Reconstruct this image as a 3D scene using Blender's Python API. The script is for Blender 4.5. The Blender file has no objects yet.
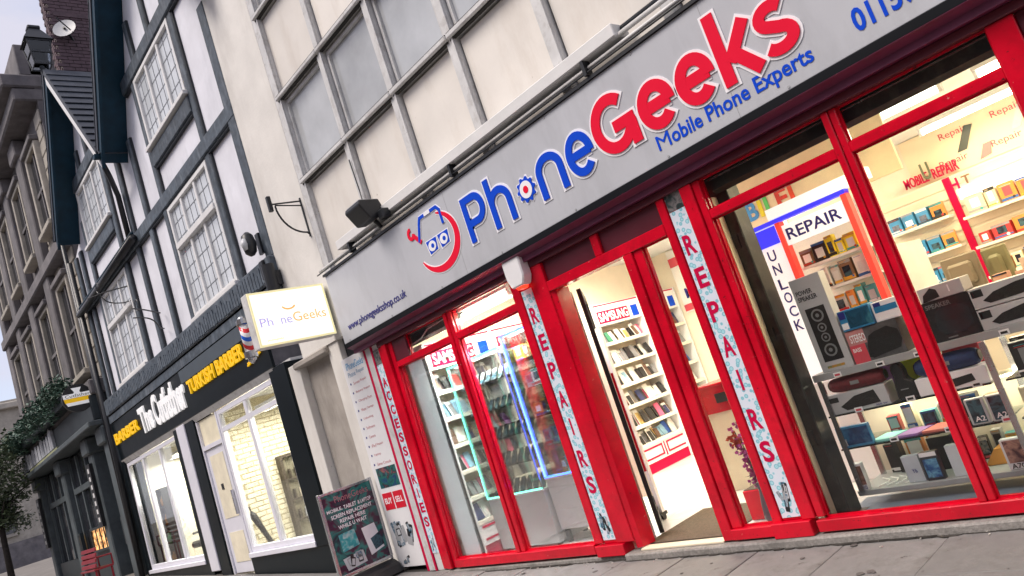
import bpy, bmesh, math, random
from mathutils import Vector, Matrix
R = math.radians
random.seed(7)
S = bpy.context.scene
COL = S.collection

# ---------------------------------------------------------------- camera, sky, sun, exposure
cam = bpy.data.cameras.new('camera'); camo = bpy.data.objects.new('camera', cam); COL.objects.link(camo)
def cam_axes(yaw, pitch, roll):
    cy, sy, cp, sp = math.cos(yaw), math.sin(yaw), math.cos(pitch), math.sin(pitch)
    f = Vector((sy*cp, cy*cp, sp)); r = Vector((cy, -sy, 0)); u = r.cross(f)
    cr, sr = math.cos(roll), math.sin(roll)
    return cr*r+sr*u, -sr*r+cr*u, f
r_, u_, f_ = cam_axes(R(-46.136), R(8.497), R(-18.414))
mx = Matrix((r_, u_, -f_)).transposed().to_4x4(); mx.translation = (0, -4.72, 1.5)
camo.matrix_world = mx
cam.sensor_width = 36; cam.lens = 750.4/1024*36; cam.clip_start = .05; cam.clip_end = 2000
S.camera = camo

W = bpy.data.worlds.new('World'); S.world = W; W.use_nodes = True
nt = W.node_tree; nt.nodes.clear()
wo = nt.nodes.new('ShaderNodeOutputWorld'); bg = nt.nodes.new('ShaderNodeBackground')
sky = nt.nodes.new('ShaderNodeTexSky'); sky.sky_type = 'NISHITA'; sky.sun_disc = False
SUN_EL, SUN_AZ = 55, 200          # azimuth clockwise from +Y
sky.sun_elevation = R(SUN_EL); sky.sun_rotation = R(SUN_AZ)
sky.air_density = 1.0; sky.dust_density = 1.6; sky.ozone_density = 1.3
tc = nt.nodes.new('ShaderNodeTexCoord'); mp = nt.nodes.new('ShaderNodeMapping'); mp.inputs['Scale'].default_value = (1.0, 1.0, 2.6)
nz = nt.nodes.new('ShaderNodeTexNoise'); nz.inputs['Scale'].default_value = 1.7; nz.inputs['Detail'].default_value = 7; nz.inputs['Roughness'].default_value = .55
cr_ = nt.nodes.new('ShaderNodeValToRGB'); cr_.color_ramp.elements[0].position = .18; cr_.color_ramp.elements[1].position = .50
mixc = nt.nodes.new('ShaderNodeMix'); mixc.data_type = 'RGBA'
cl = nt.nodes.new('ShaderNodeRGB'); cl.outputs[0].default_value = (3.05, 3.0, 3.5, 1)
nt.links.new(tc.outputs['Generated'], mp.inputs[0]); nt.links.new(mp.outputs[0], nz.inputs['Vector'])
nt.links.new(nz.outputs['Fac'], cr_.inputs[0]); nt.links.new(cr_.outputs[0], mixc.inputs[0])
nt.links.new(sky.outputs[0], mixc.inputs[6]); nt.links.new(cl.outputs[0], mixc.inputs[7])
nt.links.new(mixc.outputs[2], bg.inputs[0]); bg.inputs[1].default_value = .10
nt.links.new(bg.outputs[0], wo.inputs[0])

sun = bpy.data.lights.new('sun', 'SUN'); sun.energy = 1.5; sun.angle = R(30); sun.color = (1, .90, .81)
suno = bpy.data.objects.new('sun', sun); COL.objects.link(suno)
sd = Vector((math.sin(R(SUN_AZ))*math.cos(R(SUN_EL)), math.cos(R(SUN_AZ))*math.cos(R(SUN_EL)), math.sin(R(SUN_EL))))
suno.rotation_euler = sd.to_track_quat('Z', 'Y').to_euler(); suno.location = (0, -10, 20)
S.view_settings.view_transform = 'Standard'; S.view_settings.look = 'None'
S.view_settings.exposure = 1.3; S.view_settings.gamma = 1
S.cycles.use_denoising = True; S.cycles.max_bounces = 8; S.cycles.diffuse_bounces = 3; S.cycles.glossy_bounces = 3
S.cycles.transparent_max_bounces = 24; S.cycles.transmission_bounces = 4; S.cycles.sample_clamp_indirect = 6

# ---------------------------------------------------------------- helpers
def thing(name, label, cat, loc=(0, 0, 0), group=None):
    o = bpy.data.objects.new(name, None); COL.objects.link(o); o.location = loc
    o.empty_display_size = .1
    return tag(o, label, cat, group)
def tag(o, label, cat, group=None):
    o['label'] = label; o['category'] = cat
    if group: o['group'] = group
    return o
def struct(o): o['kind'] = 'structure'; return o
def stuff(o): o['kind'] = 'stuff'; return o
def root_of(o):
    v = Vector(o.location); p = o.parent
    return v
def link(name, me, mat, parent=None):
    o = bpy.data.objects.new(name, me); COL.objects.link(o)
    if mat is not None and not me.materials: me.materials.append(mat)
    if parent is not None:
        o.parent = parent
        t = Vector((0, 0, 0)); p = parent
        if p.type == 'EMPTY': t = Vector(p.location)
        o.matrix_parent_inverse = Matrix.Translation(-t)
    return o
def mesh(name, vs, fs, smooth=False):
    me = bpy.data.meshes.new(name); me.from_pydata(vs, [], fs); me.update()
    if smooth: me.polygons.foreach_set('use_smooth', [True]*len(me.polygons))
    return me
class MB:
    def __init__(s): s.v = []; s.f = []
    def box(s, x0, x1, y0, y1, z0, z1):
        x0, x1 = min(x0, x1), max(x0, x1); y0, y1 = min(y0, y1), max(y0, y1); z0, z1 = min(z0, z1), max(z0, z1)
        n = len(s.v)
        s.v += [(x0,y0,z0),(x1,y0,z0),(x1,y1,z0),(x0,y1,z0),(x0,y0,z1),(x1,y0,z1),(x1,y1,z1),(x0,y1,z1)]
        s.f += [tuple(n+i for i in q) for q in ((3,2,1,0),(4,5,6,7),(0,1,5,4),(1,2,6,5),(2,3,7,6),(3,0,4,7))]; return s
    def prism(s, pts, fn, d0, d1):
        # pts: 2D polygon (u,v); fn(u,v,d)->xyz
        n = len(s.v); k = len(pts)
        s.v += [fn(u, v, d0) for u, v in pts]+[fn(u, v, d1) for u, v in pts]
        s.f.append(tuple(range(n, n+k))); s.f.append(tuple(range(n+2*k-1, n+k-1, -1)))
        for i in range(k):
            j = (i+1) % k; s.f.append((n+i, n+k+i, n+k+j, n+j))
        return s
    def tube(s, pts, r, k=8):
        pts = [Vector(p) for p in pts]; n0 = len(s.v); rs = r if isinstance(r, (list, tuple)) else [r]*len(pts)
        for i, p in enumerate(pts):
            d = (pts[min(i+1, len(pts)-1)]-pts[max(i-1, 0)]).normalized()
            a = d.orthogonal().normalized() if i == 0 else (a-d*a.dot(d)).normalized()
            b = d.cross(a)
            for j in range(k):
                t = 2*math.pi*j/k; s.v.append(tuple(p+rs[i]*(math.cos(t)*a+math.sin(t)*b)))
        for i in range(len(pts)-1):
            for j in range(k):
                q = (j+1) % k; s.f.append((n0+i*k+j, n0+i*k+q, n0+(i+1)*k+q, n0+(i+1)*k+j))
        s.f.append(tuple(n0+j for j in reversed(range(k)))); m = n0+(len(pts)-1)*k; s.f.append(tuple(m+j for j in range(k)))
        return s
    def ribbon(s, pts, h, fn, d0, d1):
        # flat stroke along a 2D polyline, mitred
        P = [Vector(p) for i, p in enumerate(pts) if i == 0 or (Vector(p)-Vector(pts[i-1])).length > 1e-4]; L = []; Rr = []
        for i, p in enumerate(P):
            a = (P[i]-P[i-1]).normalized() if i else None; b = (P[i+1]-P[i]).normalized() if i < len(P)-1 else None
            a = a or b; b = b or a
            na = Vector((-a.y, a.x)); nb = Vector((-b.y, b.x)); m = (na+nb)
            m = m.normalized() if m.length > 1e-6 else na
            c = max(.5, m.dot(na)); L.append(p+m*h/c); Rr.append(p-m*h/c)
        n = len(s.v); k = len(P)
        for d in (d0, d1):
            s.v += [fn(q.x, q.y, d) for q in L]; s.v += [fn(q.x, q.y, d) for q in Rr]
        for i in range(k-1):
            s.f.append((n+i, n+k+i, n+k+i+1, n+i+1)); s.f.append((n+2*k+i, n+2*k+i+1, n+3*k+i+1, n+3*k+i))
            s.f.append((n+i, n+i+1, n+2*k+i+1, n+2*k+i)); s.f.append((n+k+i, n+3*k+i, n+3*k+i+1, n+k+i+1))
        s.f.append((n, n+2*k, n+3*k, n+k)); e = k-1; s.f.append((n+e, n+k+e, n+3*k+e, n+2*k+e))
        return s
    def me(s, name, bevel=0, smooth=False, seg=1, fix=True):
        bm = bmesh.new(); vs = [bm.verts.new(v) for v in s.v]
        for f in s.f:
            try: bm.faces.new([vs[i] for i in f])
            except ValueError: pass
        if fix: bmesh.ops.recalc_face_normals(bm, faces=bm.faces)
        if bevel: bmesh.ops.bevel(bm, geom=bm.edges[:], offset=bevel, segments=seg, profile=.7, affect='EDGES', clamp_overlap=True)
        m = bpy.data.meshes.new(name); bm.to_mesh(m); bm.free()
        if smooth: m.polygons.foreach_set('use_smooth', [True]*len(m.polygons))
        return m
    def build(s, name, mat, parent=None, bevel=0, smooth=False, seg=1):
        return link(name, s.me(name, bevel, smooth, seg), mat, parent)
XZ = lambda u, v, d: (u, d, v)         # facade plane, d along Y
YZ = lambda u, v, d: (d, u, v)         # side plane facing +X, u along Y
XY = lambda u, v, d: (u, v, d)
def box(name, mat, parent, x0, x1, y0, y1, z0, z1, bevel=0):
    return MB().box(x0, x1, y0, y1, z0, z1).build(name, mat, parent, bevel)
def arc(cx, cz, rx, rz, a0, a1, n=18):
    return [(cx+rx*math.cos(R(a0+(a1-a0)*i/n)), cz+rz*math.sin(R(a0+(a1-a0)*i/n))) for i in range(n+1)]
def text(name, body, mat, parent, u0, u1, v0, v1, fn, d, ext=.002, bold=.012, cond=1):
    c = bpy.data.curves.new(name, 'FONT'); c.body = body; c.size = 1; c.extrude = .01; c.offset = bold; c.resolution_u = 3
    o = bpy.data.objects.new('tmp', c); COL.objects.link(o)
    dg = bpy.context.evaluated_depsgraph_get(); me = bpy.data.meshes.new_from_object(o.evaluated_get(dg))
    bpy.data.objects.remove(o); bpy.data.curves.remove(c)
    me.name = name; xs = [v.co.x for v in me.vertices]; ys = [v.co.y for v in me.vertices]
    ax, bx, ay, by = min(xs), max(xs), min(ys), max(ys)
    for v in me.vertices:
        u = u0+(v.co.x-ax)/(bx-ax)*(u1-u0); w = v0+(v.co.y-ay)/max(1e-6, by-ay)*(v1-v0)
        v.co = fn(u, w, d+(-ext if fn is XZ else ext)*(1 if v.co.z > 0 else 0))
    me.materials.clear()
    bm = bmesh.new(); bm.from_mesh(me); bmesh.ops.recalc_face_normals(bm, faces=bm.faces); bm.to_mesh(me); bm.free()
    return link(name, me, mat, parent)
def copy_tree(o, loc, parent=None):
    c = o.copy(); COL.objects.link(c)
    if parent is None: c.location = loc
    else: c.parent = parent
    for ch in o.children:
        k = ch.copy(); COL.objects.link(k); k.parent = c
        for g in ch.children:
            q = g.copy(); COL.objects.link(q); q.parent = k
    return c
ORD = ['first', 'second', 'third', 'fourth', 'fifth', 'sixth', 'seventh', 'eighth', 'ninth', 'tenth', 'eleventh', 'twelfth', 'thirteenth', 'fourteenth']

# ---------------------------------------------------------------- materials
MATS = {}
def mat(name, col, rough=.5, metal=0, var=.12, scale=4, bump=0, bscale=60, spec=.5, dirt=0, dcol=(.05, .045, .04), dscale=2.2, rnd=0, coat=0, streak=0, emit=None, est=0):
    m = bpy.data.materials.new(name); m.use_nodes = True; N = m.node_tree.nodes; L = m.node_tree.links
    b = N['Principled BSDF']; b.inputs['Roughness'].default_value = rough; b.inputs['Metallic'].default_value = metal
    b.inputs['Specular IOR Level'].default_value = spec
    if coat: b.inputs['Coat Weight'].default_value = coat; b.inputs['Coat Roughness'].default_value = .06
    t = N.new('ShaderNodeTexCoord'); n = N.new('ShaderNodeTexNoise'); n.inputs['Scale'].default_value = scale; n.inputs['Detail'].default_value = 6; n.inputs['Roughness'].default_value = .6
    L.new(t.outputs['Object'], n.inputs['Vector'])
    rp = N.new('ShaderNodeMapRange'); rp.inputs[1].default_value = .3; rp.inputs[2].default_value = .7; rp.inputs[3].default_value = 1-var; rp.inputs[4].default_value = 1+var
    L.new(n.outputs['Fac'], rp.inputs[0])
    mul = N.new('ShaderNodeMix'); mul.data_type = 'RGBA'; mul.blend_type = 'MULTIPLY'; mul.inputs[0].default_value = 1; mul.inputs[6].default_value = (*col, 1)
    L.new(rp.outputs[0], mul.inputs[7]); out = mul.outputs[2]
    if rnd:
        oi = N.new('ShaderNodeObjectInfo'); r2 = N.new('ShaderNodeMapRange'); r2.inputs[3].default_value = 1-rnd; r2.inputs[4].default_value = 1+rnd
        L.new(oi.outputs['Random'], r2.inputs[0]); m2 = N.new('ShaderNodeMix'); m2.data_type = 'RGBA'; m2.blend_type = 'MULTIPLY'; m2.inputs[0].default_value = 1
        L.new(out, m2.inputs[6]); L.new(r2.outputs[0], m2.inputs[7]); out = m2.outputs[2]
    if dirt:
        mpn = N.new('ShaderNodeMapping'); mpn.inputs['Scale'].default_value = (1, 1, .28 if streak else 1); L.new(t.outputs['Object'], mpn.inputs[0])
        n2 = N.new('ShaderNodeTexNoise'); n2.inputs['Scale'].default_value = dscale; n2.inputs['Detail'].default_value = 9; n2.inputs['Roughness'].default_value = .68
        L.new(mpn.outputs[0], n2.inputs['Vector'])
        r3 = N.new('ShaderNodeMapRange'); r3.inputs[1].default_value = .50; r3.inputs[2].default_value = .74; r3.inputs[3].default_value = 0; r3.inputs[4].default_value = dirt
        L.new(n2.outputs['Fac'], r3.inputs[0])
        m3 = N.new('ShaderNodeMix'); m3.data_type = 'RGBA'; m3.inputs[7].default_value = (*dcol, 1); L.new(r3.outputs[0], m3.inputs[0]); L.new(out, m3.inputs[6]); out = m3.outputs[2]
    L.new(out, b.inputs['Base Color'])
    if rough < .95:
        r4 = N.new('ShaderNodeMapRange'); r4.inputs[3].default_value = max(.02, rough-.08); r4.inputs[4].default_value = min(1, rough+.1); L.new(n.outputs['Fac'], r4.inputs[0]); L.new(r4.outputs[0], b.inputs['Roughness'])
    if bump:
        n3 = N.new('ShaderNodeTexNoise'); n3.inputs['Scale'].default_value = bscale; n3.inputs['Detail'].default_value = 5; L.new(t.outputs['Object'], n3.inputs['Vector'])
        bp = N.new('ShaderNodeBump'); bp.inputs['Strength'].default_value = bump; bp.inputs['Distance'].default_value = .01; L.new(n3.outputs['Fac'], bp.inputs['Height']); L.new(bp.outputs[0], b.inputs['Normal'])
    if emit: b.inputs['Emission Color'].default_value = (*emit, 1); b.inputs['Emission Strength'].default_value = est
    MATS[name] = m; return m
def glass(name, tint=(1, 1, 1), f0=.04, rough=.0, refl=1):
    m = bpy.data.materials.new(name); m.use_nodes = True; N = m.node_tree.nodes; L = m.node_tree.links; N.clear()
    o = N.new('ShaderNodeOutputMaterial'); mx_ = N.new('ShaderNodeMixShader'); tr = N.new('ShaderNodeBsdfTransparent'); gl = N.new('ShaderNodeBsdfGlossy')
    tr.inputs[0].default_value = (*tint, 1); gl.inputs['Roughness'].default_value = rough; fr = N.new('ShaderNodeFresnel'); fr.inputs[0].default_value = 1.45
    mu = N.new('ShaderNodeMath'); mu.operation = 'MULTIPLY'; mu.inputs[1].default_value = refl; mu.use_clamp = True
    t = N.new('ShaderNodeTexCoord'); n = N.new('ShaderNodeTexNoise'); n.inputs['Scale'].default_value = 1.3
    bp = N.new('ShaderNodeBump'); bp.inputs['Strength'].default_value = .04; L.new(t.outputs['Object'], n.inputs['Vector']); L.new(n.outputs['Fac'], bp.inputs['Height']); L.new(bp.outputs[0], gl.inputs['Normal'])
    L.new(fr.outputs[0], mu.inputs[0]); L.new(mu.outputs[0], mx_.inputs[0]); L.new(tr.outputs[0], mx_.inputs[1]); L.new(gl.outputs[0], mx_.inputs[2]); L.new(mx_.outputs[0], o.inputs[0])
    MATS[name] = m; return m
def glow(name, col, st):
    m = bpy.data.materials.new(name); m.use_nodes = True; N = m.node_tree.nodes; L = m.node_tree.links; N.clear()
    o = N.new('ShaderNodeOutputMaterial'); e = N.new('ShaderNodeEmission'); e.inputs[0].default_value = (*col, 1); e.inputs[1].default_value = st; L.new(e.outputs[0], o.inputs[0]); MATS[name] = m; return m
def mosaic(name, ramp, scale=8, rough=.35, stretch=(1, 1, 1), emit=0):
    # printed picture: irregular patches of several inks
    m = bpy.data.materials.new(name); m.use_nodes = True; N = m.node_tree.nodes; L = m.node_tree.links; b = N['Principled BSDF']; b.inputs['Roughness'].default_value = rough
    t = N.new('ShaderNodeTexCoord'); mp_ = N.new('ShaderNodeMapping'); mp_.inputs['Scale'].default_value = stretch; L.new(t.outputs['Object'], mp_.inputs[0])
    n = N.new('ShaderNodeTexNoise'); n.inputs['Scale'].default_value = scale; n.inputs['Detail'].default_value = 4; n.inputs['Distortion'].default_value = .8; L.new(mp_.outputs[0], n.inputs['Vector'])
    c = N.new('ShaderNodeValToRGB'); c.color_ramp.interpolation = 'LINEAR'
    while len(c.color_ramp.elements) < len(ramp): c.color_ramp.elements.new(.5)
    for i, q in enumerate(ramp): c.color_ramp.elements[i].position = .28+.44*i/(len(ramp)-1); c.color_ramp.elements[i].color = (*q, 1)
    L.new(n.outputs['Fac'], c.inputs[0]); L.new(c.outputs[0], b.inputs['Base Color'])
    if emit: L.new(c.outputs[0], b.inputs['Emission Color']); b.inputs['Emission Strength'].default_value = emit
    MATS[name] = m; return m
def bubbles(name):
    # white film printed with pale blue bubbles
    m = bpy.data.materials.new(name); m.use_nodes = True; N = m.node_tree.nodes; L = m.node_tree.links; b = N['Principled BSDF']; b.inputs['Roughness'].default_value = .35
    t = N.new('ShaderNodeTexCoord'); v = N.new('ShaderNodeTexVoronoi'); v.inputs['Scale'].default_value = 24; L.new(t.outputs['Object'], v.inputs['Vector'])
    c = N.new('ShaderNodeValToRGB'); e = c.color_ramp.elements
    e[0].position = 0; e[0].color = (.25, .62, .72, 1); e[1].position = .62; e[1].color = (.70, .76, .86, 1)
    for p, q in ((.18, (.45, .74, .82, 1)), (.34, (.20, .50, .60, 1)), (.42, (.34, .62, .72, 1)), (.46, (.70, .76, .86, 1))):
        k = e.new(p); k.color = q
    L.new(v.outputs['Distance'], c.inputs[0]); L.new(c.outputs[0], b.inputs['Base Color']); MATS[name] = m; return m

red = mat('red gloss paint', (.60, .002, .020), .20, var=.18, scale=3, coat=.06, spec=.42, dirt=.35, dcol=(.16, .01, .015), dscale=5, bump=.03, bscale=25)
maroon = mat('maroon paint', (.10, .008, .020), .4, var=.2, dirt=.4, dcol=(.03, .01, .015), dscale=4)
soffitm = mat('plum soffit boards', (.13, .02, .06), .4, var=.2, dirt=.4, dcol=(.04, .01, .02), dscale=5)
blacktrim = mat('black trim', (.006, .007, .010), .55, spec=.12)
signm = mat('silver composite panel', (.50, .515, .555), .30, spec=.45, metal=.0, var=.05, scale=1.2, streak=1, dirt=.35, dcol=(.30, .31, .33), dscale=3, bump=.012, bscale=2)
def chips(m, col, sc, lo, hi):
    N = m.node_tree.nodes; L = m.node_tree.links; b = N['Principled BSDF']; src = b.inputs['Base Color'].links[0].from_socket
    t = N.new('ShaderNodeTexCoord'); n = N.new('ShaderNodeTexNoise'); n.inputs['Scale'].default_value = sc; n.inputs['Detail'].default_value = 8; n.inputs['Roughness'].default_value = .7; L.new(t.outputs['Object'], n.inputs['Vector'])
    r = N.new('ShaderNodeMapRange'); r.inputs[1].default_value = lo; r.inputs[2].default_value = hi; L.new(n.outputs['Fac'], r.inputs[0])
    x = N.new('ShaderNodeMix'); x.data_type = 'RGBA'; x.inputs[7].default_value = (*col, 1); L.new(r.outputs[0], x.inputs[0]); L.new(src, x.inputs[6]); L.new(x.outputs[2], b.inputs['Base Color'])
chips(red, (.14, .01, .015), 30, .63, .67); chips(red, (.58, .20, .18), 23, .675, .69); chips(red, (.30, .004, .012), 2.2, .56, .78)
white = mat('white paint', (.72, .72, .72), .5, var=.06)
whitepl = mat('white plastic', (.78, .78, .80), .35, var=.04)
cream = mat('cream paint', (.74, .66, .50), .55, var=.08)
creamw = mat('cream interior wall', (.80, .73, .60), .6, var=.05)
render = mat('weathered cream render', (.72, .70, .665), .75, var=.10, scale=1.6, dirt=.4, dcol=(.36, .32, .28), dscale=1.4, bump=.25, bscale=30, streak=1)
panelm = mat('cream spandrel panel', (.75, .715, .665), .5, var=.06, scale=2, dirt=.38, dcol=(.45, .37, .29), dscale=2.2, bump=.05, bscale=20, rnd=.10, streak=1)
framew = mat('grey white window frame', (.62, .62, .62), .45, var=.12, dirt=.6, dcol=(.26, .23, .20), dscale=7, rnd=.05)
dirt_shadem = mat('black grime and shade', (.03, .028, .026), .8, var=.4, scale=12, bump=.4)
upglass = mat('dull upper window glass', (.42, .44, .46), .08, var=.25, scale=.9, spec=.9, rnd=.30, dirt=.5, dcol=(.55, .56, .57), dscale=1.3)
timber = mat('blue black painted timber', (.060, .080, .105), .6, var=.45, scale=9, dirt=.8, dcol=(.20, .23, .27), dscale=7, streak=1, bump=.6, bscale=14, rnd=.25)
timberd = mat('dark bargeboard paint', (.004, .030, .055), .5, var=.25, scale=4, spec=.25)
plaster = mat('white lime plaster', (.74, .75, .82), .8, var=.10, scale=1.5, dirt=.45, dcol=(.44, .46, .52), dscale=2.4, bump=.12, bscale=12, streak=1)
leadglass = mat('pale leaded glass', (.60, .64, .68), .12, var=.12, scale=2, spec=.8)
leadm = mat('lead came', (.25, .27, .30), .6)
slate = mat('roof slate', (.030, .038, .055), .6, var=.3, scale=8, bump=.3)
brickm = mat('dark red chimney brick', (.085, .055, .065), .85, var=.3, scale=9, bump=.4, bscale=60, rnd=.25)
mortar = mat('sooty mortar', (.09, .075, .075), .9)
stone = mat('sooty sandstone', (.155, .145, .150), .85, var=.3, scale=2.5, dirt=.6, dcol=(.08, .08, .095), dscale=1.6, bump=.3, bscale=20, rnd=.12)
stonel = mat('pale sandstone', (.40, .37, .32), .85, var=.18, scale=3, dirt=.4, dcol=(.12, .115, .11), dscale=2, bump=.3, bscale=20, rnd=.15)
pubdark = mat('dark green pub paint', (.022, .032, .038), .45, var=.25)
pubgrey = mat('grey pub column paint', (.085, .105, .115), .5, var=.25)
darkglass = mat('dark window glass', (.02, .022, .028), .06, spec=.9)
concrete = mat('concrete', (.36, .33, .30), .85, var=.15, scale=3, dirt=.6, dcol=(.16, .14, .12), dscale=3, bump=.3, bscale=50, streak=1)
kerbm = mat('granite step', (.26, .245, .23), .8, var=.3, scale=40, dirt=.7, dcol=(.06, .06, .055), dscale=3, bump=.5, bscale=90)
slabm = mat('york stone slab', (.195, .188, .184), .75, var=.12, scale=6, dirt=.75, dcol=(.12, .11, .10), dscale=4.5, bump=.25, bscale=45, rnd=.10)
groundm = mat('street paving', (.18, .165, .15), .8, var=.2, scale=1.5, dirt=.5, dcol=(.09, .085, .08), dscale=3, bump=.3)
jointm = mat('dark joint sand', (.05, .047, .043), .9, var=.3, scale=30)
chips(slabm, (.07, .065, .06), 9, .63, .67); chips(slabm, (.42, .40, .37), 26, .70, .72); chips(panelm, (.30, .25, .20), 14, .69, .73); chips(render, (.22, .19, .17), 11, .68, .71); chips(framew, (.20, .17, .14), 24, .64, .70)
blk = mat('black plastic', (.012, .012, .014), .35, var=.2)
blkm = mat('black painted metal', (.014, .016, .020), .4, var=.3)
gunm = mat('dark steel post', (.022, .026, .026), .35, metal=.2, var=.3, dirt=.4, dcol=(.12, .11, .1), dscale=8)
chrome = mat('steel', (.55, .56, .58), .25, metal=.9, var=.1)
grey = mat('light grey laminate', (.52, .54, .57), .4, var=.05)
greyd = mat('grey shelf laminate', (.36, .37, .39), .45, var=.06)
floorw = mat('glossy white floor tiles', (.74, .73, .74), .18, var=.05)
matm = mat('brown coir mat', (.115, .085, .06), .95, var=.3, scale=60, bump=.8, bscale=200)
bluefloor = mat('blue grey vinyl floor', (.20, .26, .36), .4, var=.1)
sblue = mat('blue vinyl lettering', (.008, .07, .62), .35, var=.03, spec=.08)
sred = mat('red vinyl lettering', (.80, .012, .045), .35, var=.03, spec=.08)
crims = mat('crimson lettering', (.55, .005, .06), .4, var=.03, spec=.08)
outl = mat('white vinyl outline', (.88, .88, .92), .4, var=.02)
navy = mat('navy lettering', (.02, .02, .20), .4, var=.03)
yellow = mat('yellow lettering', (.90, .52, .005), .4, var=.05, emit=(1, .6, .0), est=.12)
whitel = mat('white lettering', (.82, .82, .84), .4, var=.03, emit=(1, 1, 1), est=.12)
fasciab = mat('black shop fascia', (.005, .009, .012), .35, var=.2, spec=.15)
fasciag = mat('blue grey fascia panel', (.07, .09, .11), .4, var=.15, spec=.3)
glassm = glass('shop glass', (.97, .98, .97), refl=.6)
shelfglass = glass('shelf glass', (.86, .93, .90), refl=1)
cabglass = glass('cabinet glass', (.96, .98, .98), refl=.6)
bub = bubbles('bubble printed film')
lamp_e = glow('fluorescent tube', (1, .90, .66), 9)
panel_e = glow('light panel', (1, .95, .86), 1.4)
signface = mat('lit sign face', (.85, .84, .80), .5, var=.02, emit=(1, .97, .90), est=.36)
signyel = mat('yellow sign edge', (.80, .74, .40), .5, var=.02, emit=(1, .93, .55), est=.22)
green_e = glow('green led', (.14, 1, .66), 3.6)
blue_e = glow('blue led', (.03, .10, 1), 6)

# ---------------------------------------------------------------- ground
def gz(x): return max(0, -(x+6.3)*.042) if x > -45 else 38.7*.042
vs = []; fs = []; xs = [-400, -120, -45, -30, -20, -12, -6.3, 0, 20, 120, 400]
for x in xs:
    for y in (-300, -20, .3, 300): vs.append((x, y, gz(x)-.012))
for i in range(len(xs)-1):
    for j in range(3): fs.append((i*4+j, (i+1)*4+j, (i+1)*4+j+1, i*4+j+1))
ground = struct(link('ground', mesh('ground', vs, fs), groundm))
bed = struct(MB().prism([(-13.0, gz(-13)-.006), (-6.3, -.006), (2.5, -.006), (2.5, -.03), (-6.3, -.03), (-13.0, gz(-13)-.03)], XZ, -3.4, .02).build('pavement', jointm))
sl = MB().box(-.3225, .3225, -.317, .317, -.03, .0).me('slab', .004); sl.materials.append(slabm)
for i in range(-18, 7):
    for j in range(5):
        x = -1.98+.65*i+.325; y = -.05-.64*j-.32
        o = bpy.data.objects.new('slab', sl); COL.objects.link(o); o.parent = bed
        a = math.atan(.042) if x < -6.3 else 0
        o.location = (x, y, gz(x)+random.uniform(-.003, .003)+.001); o.rotation_euler = (random.uniform(-.004, .004), a+random.uniform(-.004, .004), 0)

q = MB()
for i in range(150):
    x, y, r = random.uniform(-8, 1), random.uniform(-3, -.08), random.uniform(.008, .026)
    q.prism([(x+r*math.cos(k*.7)*random.uniform(.8, 1.2), y+r*math.sin(k*.7)) for k in range(9)], XY, gz(x)+.002, gz(x)+.0065)
stuff(q.build('gum_spots', mat('old chewing gum', (.11, .10, .095), .8, var=.4, scale=3), bed))
q = MB()
for i in range(60):
    x, y, r = random.uniform(-7.5, .5), random.uniform(-.35, -.06)*random.random()-.06, random.uniform(.005, .014); a = random.uniform(0, 3)
    q.prism([(x+r*math.cos(a), y+r*math.sin(a)), (x+r*.4*math.cos(a+1.6), y+r*.4*math.sin(a+1.6)), (x-r*math.cos(a), y-r*math.sin(a)), (x+r*.4*math.cos(a-1.6), y+r*.4*math.sin(a-1.6))], XY, gz(x)+.004, gz(x)+.009)
stuff(q.build('litter_scraps', mat('paper scraps', (.50, .47, .42), .8, var=.5, scale=2), bed))
q = MB(); x = -7.6
while x < 2.2:
    w = random.uniform(.05, .25); y = -.102 if x > -4.56 else -.047; d = random.uniform(.006, .03); q.prism([(x, y), (x+w, y), (x+w*.8, y-d), (x+w*.3, y-d*1.3)], XY, .0015, random.uniform(.006, .012)); x += w*.9
stuff(q.build('packed_dirt', mat('packed gutter dirt', (.045, .040, .035), .95, var=.4, scale=20), bed))
# ---------------------------------------------------------------- phone shop building: upper facade
bld = thing('shop_building', 'weathered cream rendered building with a grid of mullioned windows above the silver shop sign', 'building', (-4, .3, 0))
XM = [-7.90, -6.76, -5.70, -4.66, -3.56, -2.48, -1.40, -.32, .76, 1.84]
ZR = [3.70, 4.93, 6.07, 7.22, 8.36, 9.5, 10.6]
box('pier', render, bld, -9.13, -7.98, 0, .5, 2.95, 11.2)
box('backing_wall', dirt_shadem, bld, -7.98, 2.0, .14, .5, 3.05, 11.2)
box('pier', render, bld, 1.92, 3.2, 0, .5, 0, 11.2)
box('parapet', render, bld, -9.13, 3.2, -.05, .5, 11.2, 11.8)
for i, x in enumerate(XM):
    w = .062 if i else .085
    box('mullion', framew, bld, x-w, x+w, .0, .14, 3.66, 11.2, .012)
    box('mullion_bead', framew, bld, x+w-.022, x+w, -.016, .0-.001, 3.66, 11.2)
for r in range(6):
    z0, z1 = ZR[r], ZR[r+1]
    for i in range(len(XM)-1):
        a, b = XM[i]+.08, XM[i+1]-.08
        win = r in (1, 3) or (r == 2 and i >= 3)
        if win:
            wp = link('window', MB().box(a, b, .085, .10, z0+.05, z1-.05).me('window'), upglass, bld)
            MB().box(a, a+.035, .05, .084, z0+.05, z1-.05).box(b-.035, b, .05, .084, z0+.05, z1-.05).box(a+.035, b-.035, .05, .084, z0+.05, z0+.09).box(a+.035, b-.035, .05, .084, z1-.09, z1-.05).build('frame', framew, wp)
        else:
            box('panel', panelm, bld, a+.002, b-.002, .055, .08, z0+.05, z1-.05, .006)
        if r:
            if z0 > 4.6:
                box('sill', framew, bld, a-.075, b+.075, -.045, .139, z0-.018, z0+.035, .010)
                box('sill_grime', dirt_shadem, bld, a-.07, b+.07, -.03, .0, z0+.036, z0+.046)
                box('drip_shadow_strip', dirt_shadem, bld, a-.06, b+.06, -.012, .03, z0-.034, z0-.019)  # dark strip drawn below each sill as the shadow under its drip
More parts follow.
